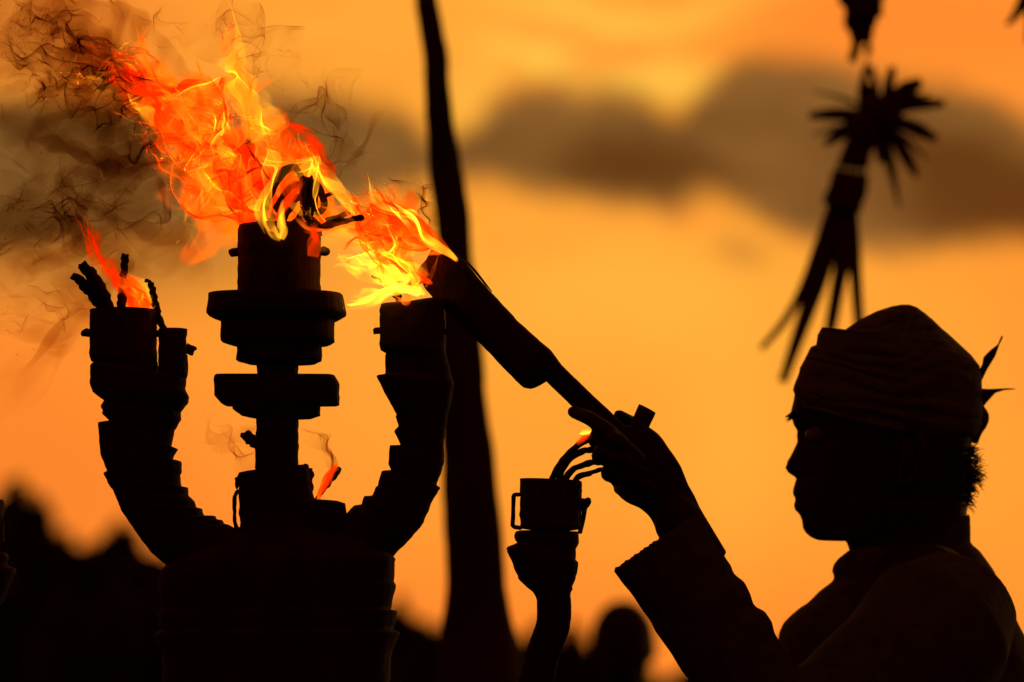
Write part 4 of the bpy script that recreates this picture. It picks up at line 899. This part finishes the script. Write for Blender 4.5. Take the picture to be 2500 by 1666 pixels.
# ------------------------------------------------------------------ smoke
smk = empty('smoke', P(300, 300, FD)); tag(smk, 'brown smoke curling left from the fires', 'smoke', kind='stuff')
LS = dict(lams=(170, 88, 48, 32), amps=(1, .9, .7, .28), nu=110, nv=230)
def sm(guide, seeds, m=G_smoke, **k):
    kk = dict(LS); kk.update(dict(thick=3, amp=.66, root=.12, ragged=.3, twist=2)); kk.update(k); layer(smk, guide, m, seeds, name='smoke_wisp', **kk)
sm([(380, 200, 130), (280, 170, 200), (170, 150, 240), (60, 90, 240), (-60, 20, 220)], (200, 201, 202, 203), thick=4.5)
sm([(420, 260, 120), (300, 230, 200), (180, 240, 240), (60, 230, 240), (-60, 200, 200)], (204, 205), thick=3)
sm([(430, 330, 160), (340, 330, 200), (260, 360, 200), (200, 400, 140)], (206, 207), thick=2.6)
sm([(300, 90, 160), (200, 60, 200), (90, 30, 200), (-40, 0, 200)], (208, 209), m=G_thin, thick=3)
sm([(340, 100, 40), (340, 50, 60), (375, 40, 60), (385, 90, 40)], (210,), m=G_thin, thick=2.5, amp=.3)
sm([(560, 120, 60), (520, 70, 110), (540, 50, 160), (620, 60, 120), (670, 70, 60)], (211, 212), m=G_thin, thick=2.6, amp=.5)
sm([(690, 280, 120), (760, 260, 180), (850, 310, 190), (890, 380, 120)], (213, 214), m=G_thin, thick=3, amp=.7)
sm([(780, 420, 120), (830, 380, 160), (860, 330, 140), (800, 260, 100)], (215,), m=G_thin, thick=2.6, amp=.7)
sm([(1060, 560, 50), (1040, 500, 90), (990, 460, 100), (930, 420, 80)], (216, 217), m=G_smoke, thick=2.6, amp=.5)
sm([(235, 640, 36), (205, 570, 50), (160, 500, 80), (140, 440, 110), (90, 400, 90)], (218, 219), thick=4, amp=.4)
sm([(230, 590, 40), (150, 540, 130), (60, 500, 160), (-50, 470, 160)], (220, 221), thick=2.6, amp=.6)
sm([(400, 560, 160), (300, 520, 240), (160, 480, 260), (20, 420, 260)], (222, 223), m=G_thin, thick=2.4, amp=.8)
sm([(250, 700, 60), (140, 720, 180), (60, 780, 220), (-40, 800, 220)], (224, 225), m=G_thin, thick=1.8, amp=.8)
sm([(612, 1150, 50), (600, 1100, 110), (540, 1060, 130), (490, 1030, 110)], (226, 227), m=G_thin, thick=3.6, amp=.4, zc=-10)
sm([(812, 1150, 14), (800, 1110, 30), (785, 1070, 50), (755, 1050, 50), (740, 1080, 40)], (228, 229, 2291), m=G_smoke, thick=4, amp=.26, lams=(120, 60, 34), zc=0)
sm([(1420, 1066, 6), (1400, 1052, 20), (1365, 1050, 24)], (230,), m=G_thin, thick=1.6, amp=.15)
sm([(700, 120, 80), (700, 200, 120), (690, 280, 100)], (231,), m=G_thin, thick=1.6, amp=.5)

def hz(guide, seeds, thick=70, **k): 
    kk = dict(lams=(420, 220), amps=(1, .7), nu=60, nv=90, thick=thick, amp=.5, root=.1, ragged=.3, twist=.6, psi=.1); kk.update(k); layer(smk, guide, G_haze, seeds, name='smoke_haze', **kk)
hz([(440, 300, 200), (300, 240, 330), (150, 160, 380), (0, 100, 380), (-150, 60, 380)], (300, 301, 302))
hz([(460, 430, 200), (320, 400, 330), (150, 400, 380), (0, 380, 380), (-150, 380, 380)], (303, 304, 305), thick=60)
hz([(500, 540, 160), (340, 560, 240), (150, 560, 280), (0, 540, 280), (-150, 500, 280)], (306, 307), thick=60)
hz([(330, 60, 160), (200, 20, 240), (60, -40, 240)], (308,), thick=50)
hz([(330, 640, 120), (200, 680, 240), (60, 720, 260), (-120, 740, 260)], (309, 310), thick=50)
hz([(260, 760, 80), (130, 820, 200), (0, 850, 240), (-120, 860, 240)], (311,), thick=40)
hz([(700, 300, 140), (780, 330, 220), (880, 420, 220), (960, 460, 120)], (312,), thick=34)
sm([(520, 60, 50), (600, 90, 160), (690, 150, 160), (690, 260, 120)], (232, 233), m=G_thin, thick=2, amp=.6)
sm([(410, 120, 60), (420, 80, 120), (500, 60, 140)], (234,), m=G_thin, thick=2, amp=.5)
sm([(200, 640, 60), (150, 600, 140), (60, 560, 180), (-40, 560, 160)], (235, 236), m=G_smoke, thick=2.6, amp=.6)
layer(f2, [(1080, 620, 20), (1010, 560, 80), (940, 520, 130), (870, 500, 150), (800, 510, 110)], G_orange, (741, 742), thick=5, amp=.35, **L1)
layer(f2, [(1080, 620, 20), (1010, 570, 80), (940, 540, 130), (870, 540, 150), (770, 560, 130)], G_red, (743, 744), thick=5, amp=.3, **L1)
layer(f3, [(375, 740, 20), (355, 705, 50), (330, 695, 50), (290, 690, 30)], G_bright, (1041,), thick=6, amp=.12, lams=(90, 50), root=.2)
sm([(690, 540, 120), (620, 450, 230), (530, 360, 260), (440, 260, 220)], (240, 241, 242), m=G_smoke, thick=4.5, amp=.55, zc=-30)
sm([(1000, 620, 80), (930, 560, 140), (860, 520, 160)], (243, 244), m=G_smoke, thick=3.5, amp=.4, zc=-30)
